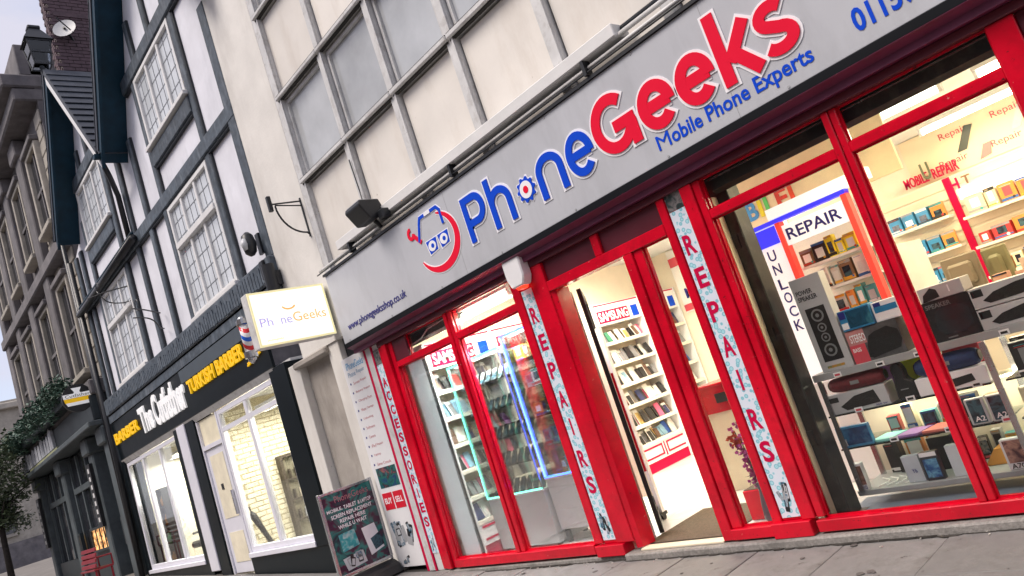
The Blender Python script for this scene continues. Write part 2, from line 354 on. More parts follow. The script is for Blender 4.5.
# lead weathering and trunking above the sign
tr = thing('cable_trunking', 'long white cable trunking on the wall ledge above the sign', 'trunking', (-5, -.1, 3.8))
box('trunking', white, tr, -7.25, -2.84, -.20, -.002, 3.80, 3.905, .008)
MB().tube([(-7.85, -.15, 3.745), (2.4, -.15, 3.745)], .016).build('conduit', framew, tr, smooth=True)
MB().tube([(-7.85, -.19, 3.70), (2.4, -.19, 3.70)], .008).build('conduit', blkm, tr, smooth=True)
MB().tube([(-2.83, -.09, 3.86), (2.4, -.09, 3.86)], .03).build('conduit', blkm, tr, smooth=True)
MB().tube([(-2.83, -.15, 3.81), (2.4, -.15, 3.81)], .02).build('conduit', framew, tr, smooth=True)
for x in (-7.0, -5.0, -3.2): box('clip', blkm, tr, x-.015, x+.015, -.205, -.12, 3.68, 3.80)
# ---------------------------------------------------------------- fascia sign
sg = thing('fascia_sign', 'long silver shop sign board with blue and red raised shop name', 'shop sign', (-3.5, -.1, 2.78))
SF = -.16
box('board', signm, sg, -7.74, 2.6, SF, -.002, 2.795, 3.645, .004)
box('top_flashing', blkm, sg, -7.76, 2.6, SF-.02, -.002, 3.646, 3.672)
box('bottom_trim', blacktrim, sg, -7.74, 2.6, SF-.012, -.05, 2.735, 2.794, .004)
for x in (-5.25, -2.2, .85): box('panel_joint', greyd, sg, x-.002, x+.002, SF-.0012, SF-.0001, 2.80, 3.64)
def letter(name, m, strokes, h, oh=.02):
    o = MB(); c = MB()
    for i, (st, ext) in enumerate(strokes):
        P = [Vector(p) for p in st]
        Q = list(P); Q[0] = P[0]-(P[1]-P[0]).normalized()*oh*ext; Q[-1] = P[-1]+(P[-1]-P[-2]).normalized()*oh*ext
        o.ribbon([tuple(q) for q in Q], h+oh, XZ, SF-.006-.0008*i, SF-.0002)
        c.ribbon(st, h, XZ, SF-.016-.0008*i, SF-.0045)
    l = c.build(name, m, sg); o.build('outline', outl, l); return l
h = .033
def strP(x0, x1, z0, z1): 
    zm = z0+(z1-z0)*.40; r = (z1-h-zm)/2
    return [([(x0+h, z0), (x0+h, z1-h)]+[(x1-h-.10, z1-h)]+arc(x1-h-.10, zm+r, .10, r, 90, -90)+[(x0+2*h+.001, zm)], 1)]
letter('letter', sblue, strP(-5.04, -4.73, 3.02, 3.45), h)
def arch(x0, x1, z0, zx, hh): 
    rx = (x1-x0)/2-hh; rz = .13
    return arc((x0+x1)/2, zx-hh-rz, rx, rz, 180, 0)
letter('letter', sblue, [([(-4.64, 3.01), (-4.64, 3.475)], 1), (arc(-4.525, 3.215, .115, .115, 170, 0)+[(-4.41, 3.01)], 1)], h)
letter('letter', sblue, [([(-4.00, 3.01), (-4.00, 3.215)]+arc(-3.875, 3.215, .125, .115, 180, 0)+[(-3.75, 3.01)], 1)], h)
def stre(x0, x1, z0, z1, h):
    cx, cz, rx, rz = (x0+x1)/2, (z0+z1)/2, (x1-x0)/2-h, (z1-z0)/2-h
    return [([(x0+2*h, cz)]+[(cx+rx-.001, cz)], 0), (arc(cx, cz, rx, rz, -6, 318, 30), 1)]
letter('letter', sblue, stre(-3.67, -3.38, 3.01, 3.37, h), h)
h2 = .043
cx, cz = -3.14, 3.25
letter('letter', sred, [(arc(cx, cz, .165, .185, 48, 352, 30), 1), ([(cx-.005, cz-.035), (cx+.20, cz-.035)], 1), ([(cx+.165, cz-.05), (cx+.165, 3.02)], 1)], h2)
letter('letter', sred, stre(-2.90, -2.58, 3.01, 3.37, h2), h2)
letter('letter', sred, stre(-2.55, -2.24, 3.01, 3.37, h2), h2)
letter('letter', sred, [([(-2.165, 3.01), (-2.165, 3.52)], 1), ([(-2.12, 3.15), (-1.945, 3.365)], 1), ([(-2.09, 3.21), (-1.935, 3.01)], 1)], h2)
letter('letter', sred, [(arc(-1.775, 3.267, .085, .063, 35, 250, 14)[:-1]+arc(-1.775, 3.115, .095, .066, 90, -150, 16)[1:], 1)], .038)
# gear that stands for the letter o
gx, gzz = -4.19, 3.185
teeth = []
for k in range(20):
    a = 2*math.pi*(k-.25)/20; b = 2*math.pi*(k+.25)/20; rr = .112 if k % 2 == 0 else .092
    teeth += [(gx+rr*math.cos(a), gzz+rr*math.sin(a)), (gx+rr*math.cos(b), gzz+rr*math.sin(b))]
gear = MB().prism(teeth, XZ, SF-.012, SF-.0045).build('gear', sblue, sg)
MB().prism([(gx+(u-gx)*1.14, gzz+(v-gzz)*1.14) for u, v in teeth], XZ, SF-.0042, SF-.0002).build('outline', outl, gear)
MB().prism(arc(gx, gzz, .073, .075, 0, 351, 39), XZ, SF-.015, SF-.012).build('gear_face', outl, gear)
MB().prism(arc(gx, gzz, .030, .032, 0, 345, 23), XZ, SF-.018, SF-.015).build('gear_centre', sred, gear)
# emblem: phone wearing glasses, spanner and red swoosh
em = MB().ribbon([(-5.80, 3.33), (-5.72, 3.50)]+[(-5.69, 3.545), (-5.40, 3.545)]+[(-5.36, 3.50), (-5.36, 3.36)], .016, XZ, SF-.010, SF-.004).build('emblem', sblue, sg)
MB().ribbon([(-5.80, 3.33), (-5.72, 3.50), (-5.69, 3.545), (-5.40, 3.545), (-5.36, 3.50), (-5.36, 3.36)], .026, XZ, SF-.0036, SF-.0002).build('outline', outl, em)
MB().ribbon([(-5.60, 3.545), (-5.50, 3.545)], .0165, XZ, SF-.0125, SF-.0105).build('speaker_slot', outl, em)
for ux in (-5.62, -5.42):
    MB().prism([(ux-.10, 3.30), (ux+.10, 3.30), (ux+.085, 3.16), (ux-.075, 3.14)], XZ, SF-.0035, SF-.0001).build('lens_rim', outl, em)
    MB().prism([(ux-.085, 3.29), (ux+.085, 3.29), (ux+.07, 3.17), (ux-.06, 3.155)], XZ, SF-.007, SF-.0035).build('glasses_lens', sblue, em)
    MB().prism(arc(ux, 3.225, .062, .052, 0, 345, 23), XZ, SF-.0095, SF-.0072).build('glasses_lens', outl, em)
    MB().prism(arc(ux+.01, 3.225, .024, .022, 0, 345, 23), XZ, SF-.0115, SF-.0097).build('eye', sblue, em)
def taper(pts, ws, d0, d1):
    m = MB(); L = []; Q = []
    for i, p in enumerate(pts):
        a = Vector(pts[min(i+1, len(pts)-1)])-Vector(pts[max(i-1, 0)]); n = Vector((-a.y, a.x)).normalized()
        L.append(tuple(Vector(p)+n*ws[i])); Q.append(tuple(Vector(p)-n*ws[i]))
    return m.prism(L+Q[::-1], XZ, d0, d1)
sw = arc(-5.54, 3.24, .33, .27, 70, -155, 26); ws_ = [.006+.034*max(0, math.sin(math.pi*i/26))**.8 for i in range(27)]
sws = taper(sw, ws_, SF-.008, SF-.004).build('swoosh', sred, em); taper(sw, [q+.012 for q in ws_], SF-.0038, SF-.0003).build('outline', outl, em)
MB().ribbon([(-5.77, 3.32), (-5.86, 3.42)], .022, XZ, SF-.008, SF-.002).build('spanner', sred, em)
MB().ribbon(arc(-5.90, 3.455, .042, .048, -10, -280, 12), .018, XZ, SF-.0085, SF-.002).build('spanner', sred, em)
text('lettering', 'M', sblue, sg, -2.85, -2.735, 2.878, 2.985, XZ, SF-.001, .003, 0); text('lettering', 'obile Phone Experts', sblue, sg, -2.72, -1.635, 2.845, 2.985, XZ, SF-.001, .003, .018)
text('lettering', '01159', sblue, sg, -1.365, -1.02, 2.885, 3.03, XZ, SF-.001, .003, .028)
for k in range(11):
    for z in (2.815, 3.625):
        x = -7.6+k*.96; MB().prism(arc(x, z, .009, .009, 0, 315, 7), XZ, SF-.004, SF-.0002).build('fixing_screw', greyd, sg)
text('lettering', 'www.phonegeeksshop.co.uk', navy, sg, -7.56, -6.28, 2.89, 3.00, XZ, SF-.001, .004, .008)

# ---------------------------------------------------------------- shopfront joinery
sf = thing('shopfront', 'glossy red timber shopfront with tall windows and open doorway under the silver sign', 'shopfront', (-4, .05, .05))
def fr(x0, x1, z0, z1, y0=-.03, y1=.07, m=red, n='post', bv=.005): return box(n, m, sf, x0, x1, y0, y1, z0, z1, bv)
# soffit mouldings under the sign
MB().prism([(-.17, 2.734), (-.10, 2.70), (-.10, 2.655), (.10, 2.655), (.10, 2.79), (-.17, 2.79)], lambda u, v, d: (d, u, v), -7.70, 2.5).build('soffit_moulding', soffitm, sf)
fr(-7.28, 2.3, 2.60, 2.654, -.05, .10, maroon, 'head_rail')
# posts, left to right
fr(-7.30, -7.20, .06, 2.60); fr(-7.195, -7.11, .06, 2.60, -.055, .07); fr(-7.105, -7.03, .06, 2.60, -.02, .07)
fr(-5.99, -5.935, .15, 2.60); fr(-5.925, -5.87, .15, 2.60, -.02, .07)
fr(-4.91, -4.81, .15, 2.60)
fr(-4.81, -4.645, .14, 2.60, -.012, .07, n='pilaster'); fr(-4.645, -4.45, .14, 2.60, -.035, .07, n='pilaster')
fr(-4.88, -4.55, .045, .139, -.075, .06, n='plinth_block'); 
MB().prism([(-4.449, -.02), (-4.40, .0), (-4.36, .12), (-4.449, .12)], XY, .08, 2.33).build('door_jamb', red, sf)
fr(-3.58, -3.49, .07, 2.33, -.035, .09); fr(-3.487, -3.40, .15, 2.33, -.015, .07)
fr(-3.13, -3.06, .15, 2.60)
fr(-3.06, -2.90, .165, 2.60, -.012, .07, n='pilaster'); fr(-2.90, -2.80, .165, 2.60, -.04, .07, n='pilaster'); fr(-2.798, -2.74, .165, 2.60, -.02, .07)
fr(-3.13, -2.83, .06, .164, -.075, .06, n='plinth_block')
fr(-1.785, -1.742, .15, 2.60); fr(-1.738, -1.695, .15, 2.60, -.02, .07)
fr(-.835, -.70, .15, 2.60); fr(.42, .60, .05, 2.60, -.04, .1, n='pilaster')
# rails
fr(-7.03, -4.91, .065, .15, -.05, .08, n='sill_rail'); fr(-2.80, .42, .072, .15, -.05, .08, n='sill_rail'); fr(-3.487, -3.13, .072, .15, -.05, .08, n='sill_rail')
for a, b in ((-7.03, -5.99), (-5.87, -4.91), (-2.74, -1.785), (-1.695, -.835), (-.70, .42)): fr(a, b, 2.30, 2.365, -.022, .07, n='transom')
fr(-4.45, -3.13, 2.331, 2.42, -.035, .09, n='door_head')
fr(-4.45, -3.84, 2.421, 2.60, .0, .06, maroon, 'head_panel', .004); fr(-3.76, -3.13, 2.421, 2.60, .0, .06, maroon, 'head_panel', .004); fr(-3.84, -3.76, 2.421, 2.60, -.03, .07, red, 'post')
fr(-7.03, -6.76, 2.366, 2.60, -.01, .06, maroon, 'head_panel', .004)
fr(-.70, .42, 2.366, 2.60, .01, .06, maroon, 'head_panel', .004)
for a, b, c, d in ((-7.03, -5.99, .15, 2.30), (-5.87, -4.91, .15, 2.30), (-6.76, -5.99, 2.365, 2.60), (-5.87, -4.91, 2.365, 2.60), (-2.74, -1.785, .15, 2.30), (-1.695, -.835, .15, 2.30), (-2.74, -1.785, 2.365, 2.60), (-1.695, -.835, 2.365, 2.60), (-.70, .42, .15, 2.30), (-3.40, -3.13, .15, 2.331)):
    box('pane', glassm, sf, a, b, .028, .034, c, d)
    MB().box(a, a+.012, .014, .027, c, d).box(b-.012, b, .014, .027, c, d).box(a+.012, b-.012, .014, .027, c, c+.012).box(a+.012, b-.012, .014, .027, d-.012, d).build('glazing_bead', red, sf)
# film printed strips on the pilasters
def strip(name, label, x0, x1, z0, z1, y, letters, zs, hh, m=crims, wlet=.075):
    t = thing(name, label, 'sign', ((x0+x1)/2, y, z0))
    box('film', bub, t, x0, x1, y-.006, y-.0001, z0, z1)
    xc = (x0+x1)/2
    for c, z in zip(letters, zs):
        w = wlet*(.22 if c == 'I' else 1)
        text('letter', c, m, t, xc-w/2, xc+w/2, z-hh/2, z+hh/2, XZ, y-.0065, .002, .03)
    return t
phonepic = mosaic('phone picture print', [(.55, .57, .6), (.62, .64, .68), (.7, .72, .74)], 6)
pdark = mat('printed black', (.015, .016, .02), .35); pscr = mosaic('printed screens', [(.02, .03, .05), (.05, .14, .22), (.4, .45, .5), (.03, .05, .08)], 25)
def devices(t, fn, x0, x1, z0, z1, y, n, s=-1):
    # printed cluster of phones and gadgets: dark rounded oblongs with small pale screens
    for i in range(n):
        w = (x1-x0)*random.uniform(.10, .26); hh = (z1-z0)*random.uniform(.25, .62); cx = random.uniform(x0+w, x1-w); cz = random.uniform(z0+hh*.6, z1-hh*.6); a = random.uniform(-.35, .35)
        rot = lambda u, v: (cx+u*math.cos(a)-v*math.sin(a), cz+u*math.sin(a)+v*math.cos(a))
        cl = lambda p: (min(x1, max(x0, p[0])), min(z1, max(z0, p[1])))
        k = y+s*.0002*i
        MB().prism([cl(rot(u*w/2, v*hh/2)) for u, v in ((-1, -.9), (-.8, -1), (.8, -1), (1, -.9), (1, .9), (.8, 1), (-.8, 1), (-1, .9))], fn, k+s*.0012, k).build('device_print', random.choice([pdark, pdark, pscr, greyd]), t)
        if random.random() < .6: MB().prism([cl(rot(u*w*.36, v*hh*.34)) for u, v in ((-1, -1), (1, -1), (1, 1), (-1, 1))], fn, k+s*.0016, k+s*.0013).build('device_screen', random.choice([pscr, grey, pscr]), t)
darkpic = mosaic('dark picture print', [(.01, .015, .016), (.03, .05, .05), (.25, .22, .22), (.02, .03, .03)], 16)
zs7 = [2.20, 1.945, 1.685, 1.42, 1.17, .885, .65]
s1 = strip('repairs_strip', 'white bubble strip spelling repairs on the red pilaster left of the open doorway', -4.80, -4.66, .17, 2.44, -.0125, 'REPAIRS', zs7, .15, crims, .088)
devices(s1, XZ, -4.795, -4.665, .19, .42, -.0190, 7)
s2 = strip('repairs_strip', 'white bubble strip spelling repairs on the red pilaster beside the large right window', -3.05, -2.91, .185, 2.47, -.0125, 'REPAIRS', zs7, .15, crims, .088)
devices(s2, XZ, -3.045, -2.915, .20, .45, -.0190, 7)
box('dark_print', darkpic, s2, -3.05, -2.91, -.019, -.0126, 2.475, 2.60)
s3 = strip('accessories_strip', 'narrow white strip spelling accessories beside the info board', -7.44, -7.31, .24, 2.42, -.0125, 'ACCESSORIES', [2.21-.162*i for i in range(11)], .11, crims, .085)
devices(s3, XZ, -7.43, -7.32, .26, .45, -.0190, 6)
box('dark_print', darkpic, s3, -7.44, -7.31, -.019, -.0126, 2.425, 2.60)
# grey left end post, crimson edge, info board
ep = thing('end_post', 'grey shopfront end post with crimson edges beside the info board', 'post', (-7.5, 0, .05))
box('post', framew, ep, -7.60, -7.47, -.02, .09, .05, 2.66, .005)
box('edge_strip', crims, ep, -7.655, -7.60, -.012, .09, .05, 2.66); box('edge_strip', crims, ep, -7.47, -7.44, -.028, .09, .05, 2.66)
box('backing', framew, ep, -7.439, -7.31, -.012, .09, .05, 2.66)
ib = thing('info_board', 'tall white repair service board with bullet list and red buy sell tags', 'sign', (-7.93, -.01, .1))
box('board', whitepl, ib, -8.20, -7.656, -.016, .09, .12, 2.68, .003)
text('lettering', 'iPhoneGeeks', mat('pale blue print', (.12, .35, .60), .4), ib, -8.12, -7.70, 2.53, 2.62, XZ, -.0165, .001, .01)
gbp = mat('grey blue print', (.25, .36, .5), .4); text('lettering', 'Phone', gbp, ib, -8.12, -7.94, 2.44, 2.50, XZ, -.0165, .001, .01); text('lettering', 'Repair', gbp, ib, -7.91, -7.72, 2.44, 2.50, XZ, -.0165, .001, .01)
items = ['Screen Repair', 'Battery Repair', 'Charging Port', 'Water Damage', 'Unlocking', 'Software', 'Camera', 'iPad Repair', 'Laptop', 'Games Console']
pinkp = mat('faded red print', (.55, .22, .25), .5)
for i, s in enumerate(items):
    z = 2.34-.112*i
    u = -8.05
    for wd in s.split(): text('lettering', wd, pinkp, ib, u, u+.025*len(wd), z, z+.035, XZ, -.0165, .001, .0); u += .025*len(wd)+.02
    MB().prism(arc(-8.115, z+.02, .014, .014, 0, 330, 11), XZ, -.0175, -.0161).build('bullet', navy, ib)
box('print', mosaic('screen collage print', [(.01, .015, .04), (.02, .05, .16), (.02, .16, .12), (.015, .02, .05), (.30, .10, .08), (.02, .05, .2)], 11), ib, -8.12, -7.68, -.0185, -.0161, 1.06, 1.30)
for x, s in ((-8.14, 'BUY'), (-7.90, 'SELL')):
    b = box('tag', mat('red tag '+s, (.62, .01, .03), .4), ib, x, x+.215, -.019, -.0161, .80, 1.00)
    text('lettering', s, outl, ib, x+.03, x+.185, .87, .94, XZ, -.0192, .001, .02)
devices(ib, XZ, -8.16, -7.69, .34, .70, -.0163, 16)
devices(ib, XZ, -8.16, -7.9, .15, .26, -.0163, 5)
# alarm box
al = thing('alarm_box', 'white wedge shaped alarm box with red lamp under the sign above the window', 'alarm box', (-4.78, -.1, 2.5))
MB().prism([(-4.80, 2.73), (-4.57, 2.73), (-4.57, 2.54), (-4.61, 2.47), (-4.76, 2.47), (-4.80, 2.56)], XZ, -.15, -.036).build('case', whitepl, al, .012)
MB().prism([(-4.74, 2.469), (-4.64, 2.469), (-4.66, 2.445), (-4.72, 2.445)], XZ, -.12, -.05).build('strobe', mat('red strobe', (.5, .01, .01), .2, emit=(1, .05, .02), est=.8), al)
# doorstep
ds = struct(link('doorstep', MB().box(-4.55, 2.4, -.10, .6, -.03, .058).me('doorstep', .012), kerbm))
ds2 = struct(link('doorstep_left', MB().box(-7.65, -4.552, -.045, .6, -.03, .043).me('doorstep_left', .01), kerbm))
box('threshold', cream, sf, -4.40, -3.58, -.04, .06, .059, .075, .003)

# ---------------------------------------------------------------- left pier between the two shops
pr = thing('stone_pier', 'stained concrete pier with white pilasters between the barber and phone shops', 'pier', (-8.9, .2, 0))
box('recess', concrete, pr, -9.30, -8.50, .10, .5, .05, 2.95)
box('pilaster', render, pr, -9.62, -9.31, -.01, .5, .05, 2.95, .008)
box('pilaster', render, pr, -8.50, -8.205, .02, .5, .05, 2.95, .008)
box('lintel', render, pr, -9.13, -7.745, -.004, .05, 2.951, 3.66)
box('info_board_backing', blkm, pr, -8.20, -7.66, .095, .3, .05, 2.95)
box('cap', concrete, pr, -9.40, -8.45, -.05, .4, 2.86, 2.949, .02)

# ---------------------------------------------------------------- phone shop interior: setting
def sbox(name, m, x0, x1, y0, y1, z0, z1): return struct(box(name, m, None, x0, x1, y0, y1, z0, z1))
fl = sbox('shop_floor', floorw, -7.2, .8, .10, 5.2, .03, .062)
ftile = MB().box(-.298, .298, -.298, .298, 0, .004).me('floor_tile', .002); ftile.materials.append(floorw)
for i in range(13):
    for j in range(8):
        o = bpy.data.objects.new('floor_tile', ftile); COL.objects.link(o); o.parent = fl; o.location = (-6.85+.6*i, .45+.6*j, .0625)
sbox('shop_wall_left', creamw, -7.2, -7.0, .095, 5.2, .03, 3.0); sbox('shop_wall_back', creamw, -7.0, .8, 5.0, 5.2, .03, 3.0)
sbox('shop_wall_right', creamw, .62, .8, .10, 5.0, .03, 3.0); sbox('shop_ceiling', white, -7.2, .8, .10, 5.2, 3.0, 3.1)
sbox('window_floor', bluefloor, -2.74, .42, .085, .62, .0625, .085)
sbox('front_beam', white, -7.0, .62, .105, .14, 2.72, 3.0)
# shutter boxes behind the toplights
for x0, x1, w in ((-7.0, -6.0, 'far left'), (-2.72, -1.74, 'middle'), (-1.735, -.80, 'right')):
    t = thing('shutter_box', 'dark rolled shutter box behind the '+w+' toplight of the red shopfront', 'shutter box', (x0, .2, 2.5))
    MB().prism([(.09, 2.715), (.09, 2.50), (.13, 2.47), (.26, 2.50), (.26, 2.715)], YZ, x0, x1).build('housing', gunm, t)
    box('guide_lip', chrome, t, x0, x1, .08, .089, 2.575, 2.585)
# lamps
def tube_lamp(x0, x1, y, z, label, along='x', power=60, col=(1, .89, .66)):
    t = thing('strip_light', label, 'light', ((x0+x1)/2, y, z), 'fluorescent strip lights on the shop ceiling')
    L_ = x1-x0; cx = (x0+x1)/2
    if along == 'x':
        box('batten', white, t, x0, x1, y-.05, y+.05, z+.04, z+.09, .004); MB().tube([(x0+.03, y, z), (x1-.03, y, z)], .022).build('tube', lamp_e, t, smooth=True)
        for x in (x0, x1-.03): box('end_cap', whitepl, t, x, x+.03, y-.03, y+.03, z-.03, z+.039)
    else:
        box('batten', white, t, cx-.05, cx+.05, y-L_/2, y+L_/2, z+.04, z+.09, .004); MB().tube([(cx, y-L_/2+.03, z), (cx, y+L_/2-.03, z)], .022).build('tube', lamp_e, t, smooth=True)
        for q in (y-L_/2, y+L_/2-.03): box('end_cap', whitepl, t, cx-.03, cx+.03, q, q+.03, z-.03, z+.039)
    l = bpy.data.lights.new('tube_glow', 'AREA'); l.shape = 'RECTANGLE'; l.size = L_ if along == 'x' else .25; l.size_y = .25 if along == 'x' else L_; l.energy = power; l.color = col
    o = bpy.data.objects.new('tube_glow', l); COL.objects.link(o); o.parent = t; o.location = (0, 0, -.035)
    return t
LP = 26
tube_lamp(-6.62, -5.2, .24, 2.55, 'strip light just inside the far left toplight', power=60, col=(1, .95, .86))
tube_lamp(-2.15, -.75, .75, 2.66, 'strip light just inside the right hand toplight', power=15, col=(1, .80, .48))
for i, (x, y, d) in enumerate(((-6.1, 1.35, 'added behind the lit cabinets to brighten the left window'), (-6.0, 2.6, 'over the white floor seen through the doorway'), (-4.2, 1.3, 'just inside the open doorway'), (-4.6, 3.8, 'at the back behind the doorway'), (-2.4, 2.4, 'behind the repair booth'), (-.8, 2.6, 'above the counter at the right'), (-1.8, 4.2, 'in front of the back wall posters'))):  # first entry is an extra lamp added to brighten the left window
    tube_lamp(x-.7, x+.7, y, 2.88, 'ceiling strip light '+d, 'y' if i < 4 else 'x', power=(44, 22, 12, 18)[i] if i < 4 else 15, col=(1, .90, .68) if i < 4 else (1, .80, .48))

# ---------------------------------------------------------------- left wall shelving
shelfm = mat('cream shelf board', (.80, .75, .66), .5, var=.04)
bannerw = mat('white banner', (.82, .80, .78), .4, var=.03)
caseCol = {'black': (.012, .012, .015), 'white': (.75, .74, .72), 'pink': (.75, .12, .25), 'red': (.55, .02, .03), 'blue': (.03, .10, .42), 'pale blue': (.25, .45, .62), 'grey': (.22, .22, .24), 'brown': (.14, .07, .04), 'gold': (.50, .34, .12), 'green': (.05, .22, .13), 'navy': (.02, .03, .12), 'purple': (.20, .05, .28)}
CM = {}
cardm = mat('white blister card', (.78, .77, .75), .5)
def rr(w, h, r=.008): return arc(-w+r, -h+r, r, r, 180, 270, 3)+arc(w-r, -h+r, r, r, 270, 360, 3)+arc(w-r, h-r, r, r, 0, 90, 3)+arc(-w+r, h-r, r, r, 90, 180, 3)
for k, c in caseCol.items():
    cm_ = mat(k+' phone case', c, .35, var=.15, scale=20)
    q = MB().prism(rr(.036, .072), YZ, -.005, .005).prism(rr(.013, .016, .005), lambda u, v, d: (d, u-.016, v+.048), .0052, .0085); a = q.me('phone_case'); a.materials.append(cm_)
    q = MB().prism(rr(.040, .070, .005), YZ, -.011, .011).prism([(.024, -.012), (.042, -.012), (.042, .012), (.024, .012)], YZ, .0112, .014); b = q.me('phone_case'); b.materials.append(cm_)
    q = MB().prism(rr(.046, .085, .004), YZ, -.002, .001); n_ = len(q.f); q.prism(rr(.033, .062), lambda u, v, d: (d, u, v-.012), .0012, .010); d_ = q.me('phone_case', fix=True); d_.materials.append(cardm); d_.materials.append(cm_)
    for p in d_.polygons:
        if p.index >= n_: p.material_index = 1
    CM[k] = [a, a, b, d_, d_]
bays = [('bay nearest the far left window', .14, 1.10), ('second bay from the window', 1.14, 2.05), ('bay facing the doorway', 3.02, 4.03), ('bay in the back corner', 4.07, 4.95)]
SZ = [.46, .72, 1.01, 1.30, 1.60, 1.90]
shn = ['lowest', 'second lowest', 'third lowest', 'third highest', 'second highest', 'highest']
for bi, (bn, y0, y1) in enumerate(bays):
    t = thing('wall_shelves', 'cream phone shelving, red and white header, left wall, '+bn, 'shelves', (-6.85, (y0+y1)/2, .06), 'shelving bays on the left wall')
    box('back_panel', creamw, t, -6.999, -6.98, y0, y1, .46, 2.45)
    for y in (y0-.02, y1): box('upright', whitepl, t, -6.98, -6.68, y, y+.02, .07, 2.45)
    for z in SZ: box('shelf', shelfm, t, -6.979, -6.69, y0, y1, z-.045, z, .003)
    box('base_cabinet', whitepl, t, -6.979, -6.70, y0, y1, .20, .414); box('skirting', crims, t, -6.979, -6.72, y0, y1, .07, .199)
    yc = (y0+y1)/2
    for s, e in ((y0+.05, yc-.06), (yc+.06, y1-.05)):
        f = -1 if s < yc-.1 else 1; inn, out_ = (e, s) if f == -1 else (s, e)
        MB().ribbon([(out_, .385), (inn, .385), (inn, .255), (out_, .255)], .011, YZ, -6.699, -6.693).build('red_trim', crims, t)
    box('centre_trim', crims, t, -6.699, -6.693, yc-.011, yc+.011, .215, .405)
    hb = box('header', bannerw, t, -6.979, -6.70, y0, y1, 2.14, 2.44)
    box('header_line', crims, t, -6.699, -6.696, y0, y1, 2.415, 2.432)
    rl = box('header_plate', crims, t, -6.699, -6.694, y0+.06, y1-.28, 2.17, 2.34)
    text('lettering', 'SAMSUNG', outl, t, y0+.08, y1-.30, 2.19, 2.32, YZ, -6.6935, .002, .02)
    box('blue_badge', sblue, t, -6.699, -6.694, y1-.2, y1-.06, 2.17, 2.33)
    for si, z in enumerate(SZ):
        n = 13 if bi in (0, 2) else 8
        for k in range(n):
            c = random.choices(list(CM), [6, 5, 2, 1.3, 1, 1, 4, 2.5, 1, .6, 2, .7])[0]; o = bpy.data.objects.new('phone_case', random.choice(CM[c])); COL.objects.link(o)
            y = y0+.07+(y1-y0-.14)*k/(n-1)+random.uniform(-.01, .01)
            sc = random.uniform(.95, 1.4)
            o.location = (-6.80+random.uniform(-.03, .05), y, z+.068*sc+.004); o.scale = (.8, sc*random.uniform(.85, 1.15), sc)
            o.rotation_euler = (random.uniform(-.12, .18), R(-20), random.uniform(-.18, .18))
            tag(o, f'{c} phone case, {ORD[k]} along the {shn[si]} shelf, {bn}', 'phone case', 'phone cases on the left wall shelves')

# white return panel with steel edge inside the far left window
wp_ = thing('window_return_panel', 'tall pale blue white panel with steel edge inside the far left window', 'panel', (-6.9, .1, .1))
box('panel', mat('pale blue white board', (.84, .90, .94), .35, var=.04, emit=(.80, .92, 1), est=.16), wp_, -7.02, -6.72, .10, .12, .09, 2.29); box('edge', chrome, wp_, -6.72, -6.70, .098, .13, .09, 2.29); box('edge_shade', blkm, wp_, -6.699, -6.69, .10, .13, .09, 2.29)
MB().tube([(-6.95, .09, 2.47), (-6.6, .085, 2.50), (-6.45, .085, 2.56), (-6.05, .085, 2.58)], .007, 6).build('cable', whitepl, wp_)

# ---------------------------------------------------------------- LED display cabinets in the left window
def cabinet(label, x0, x1, y0, y1, zb, z0, z1, led, shelves, gap):
    t = thing('display_cabinet', label, 'display cabinet', ((x0+x1)/2, (y0+y1)/2, .07))
    box('base', grey, t, x0, x1, y0, y1, zb, z0-.02, .004); box('deck', whitepl, t, x0-.004, x1+.004, y0-.004, y1, z0-.019, z0)
    for x in (x0, x1-.014):
        for y in (y0, y1-.014): box('corner_post', chrome, t, x, x+.014, y, y+.014, z0, z1)
    for x in (x0+.02, x1-.06):
        for y in (y0+.02, y1-.06): box('foot', blkm, t, x, x+.04, y, y+.04, .067, zb)
    box('top', cabglass, t, x0, x1, y0, y1, z1, z1+.01)
    l = bpy.data.lights.new('cabinet_glow', 'AREA'); l.shape = 'RECTANGLE'; l.size = x1-x0-.1; l.size_y = .06; l.energy = 34; l.color = (.92, 1, .95) if gap else (.80, .86, 1)
    o = bpy.data.objects.new('cabinet_glow', l); COL.objects.link(o); o.parent = t; o.location = (0, y0+.06-(y0+y1)/2, z1-.03-.07); o.rotation_euler = (R(-18), 0, 0)
    box('lamp_bar', whitepl, t, x0+.03, x1-.03, y0+.03, y0+.09, z1-.024, z1-.001)
    box('front_glass', cabglass, t, x0+.015, x1-.015, y0+.003, y0+.007, z0, z1); box('side_glass', cabglass, t, x0+.004, x0+.008, y0+.015, y1-.015, z0, z1); box('side_glass', cabglass, t, x1-.008, x1-.004, y0+.015, y1-.015, z0, z1)
    for z in shelves: box('glass_shelf', shelfglass, t, x0+.016, x1-.016, y0+.02, y1-.01, z-.008, z)
    for a in ((x0+.001, x0+.013, y0-.006, y0-.001, z0, z1), (x0+.012, x1-.012, y0-.006, y0-.001, z0+.001, z0+.014), (x0+.012, x1-.012, y0-.006, y0-.001, z1-.018, z1-.004)) + (() if gap else ((x1-.013, x1-.001, y0-.006, y0-.001, z0, z1),)):
        box('led_strip', led, t, *a)
    if not gap:
        box('led_panel', led, t, x0+.018, x0+.034, y0-.006, y0-.001, z0+.016, z1-.02)
        box('led_core', mat('pale blue led core', (.6, .75, 1), .3, emit=(.55, .72, 1), est=2.2), t, x0+.0135, x0+.0175, y0-.0065, y0-.001, z0+.016, z1-.02)
    return t
cabinet('glass display cabinet with green led edges and grey base in the left window', -6.69, -5.78, .36, .82, .09, .63, 2.12, green_e, [.93, 1.22, 1.52, 1.82], True)
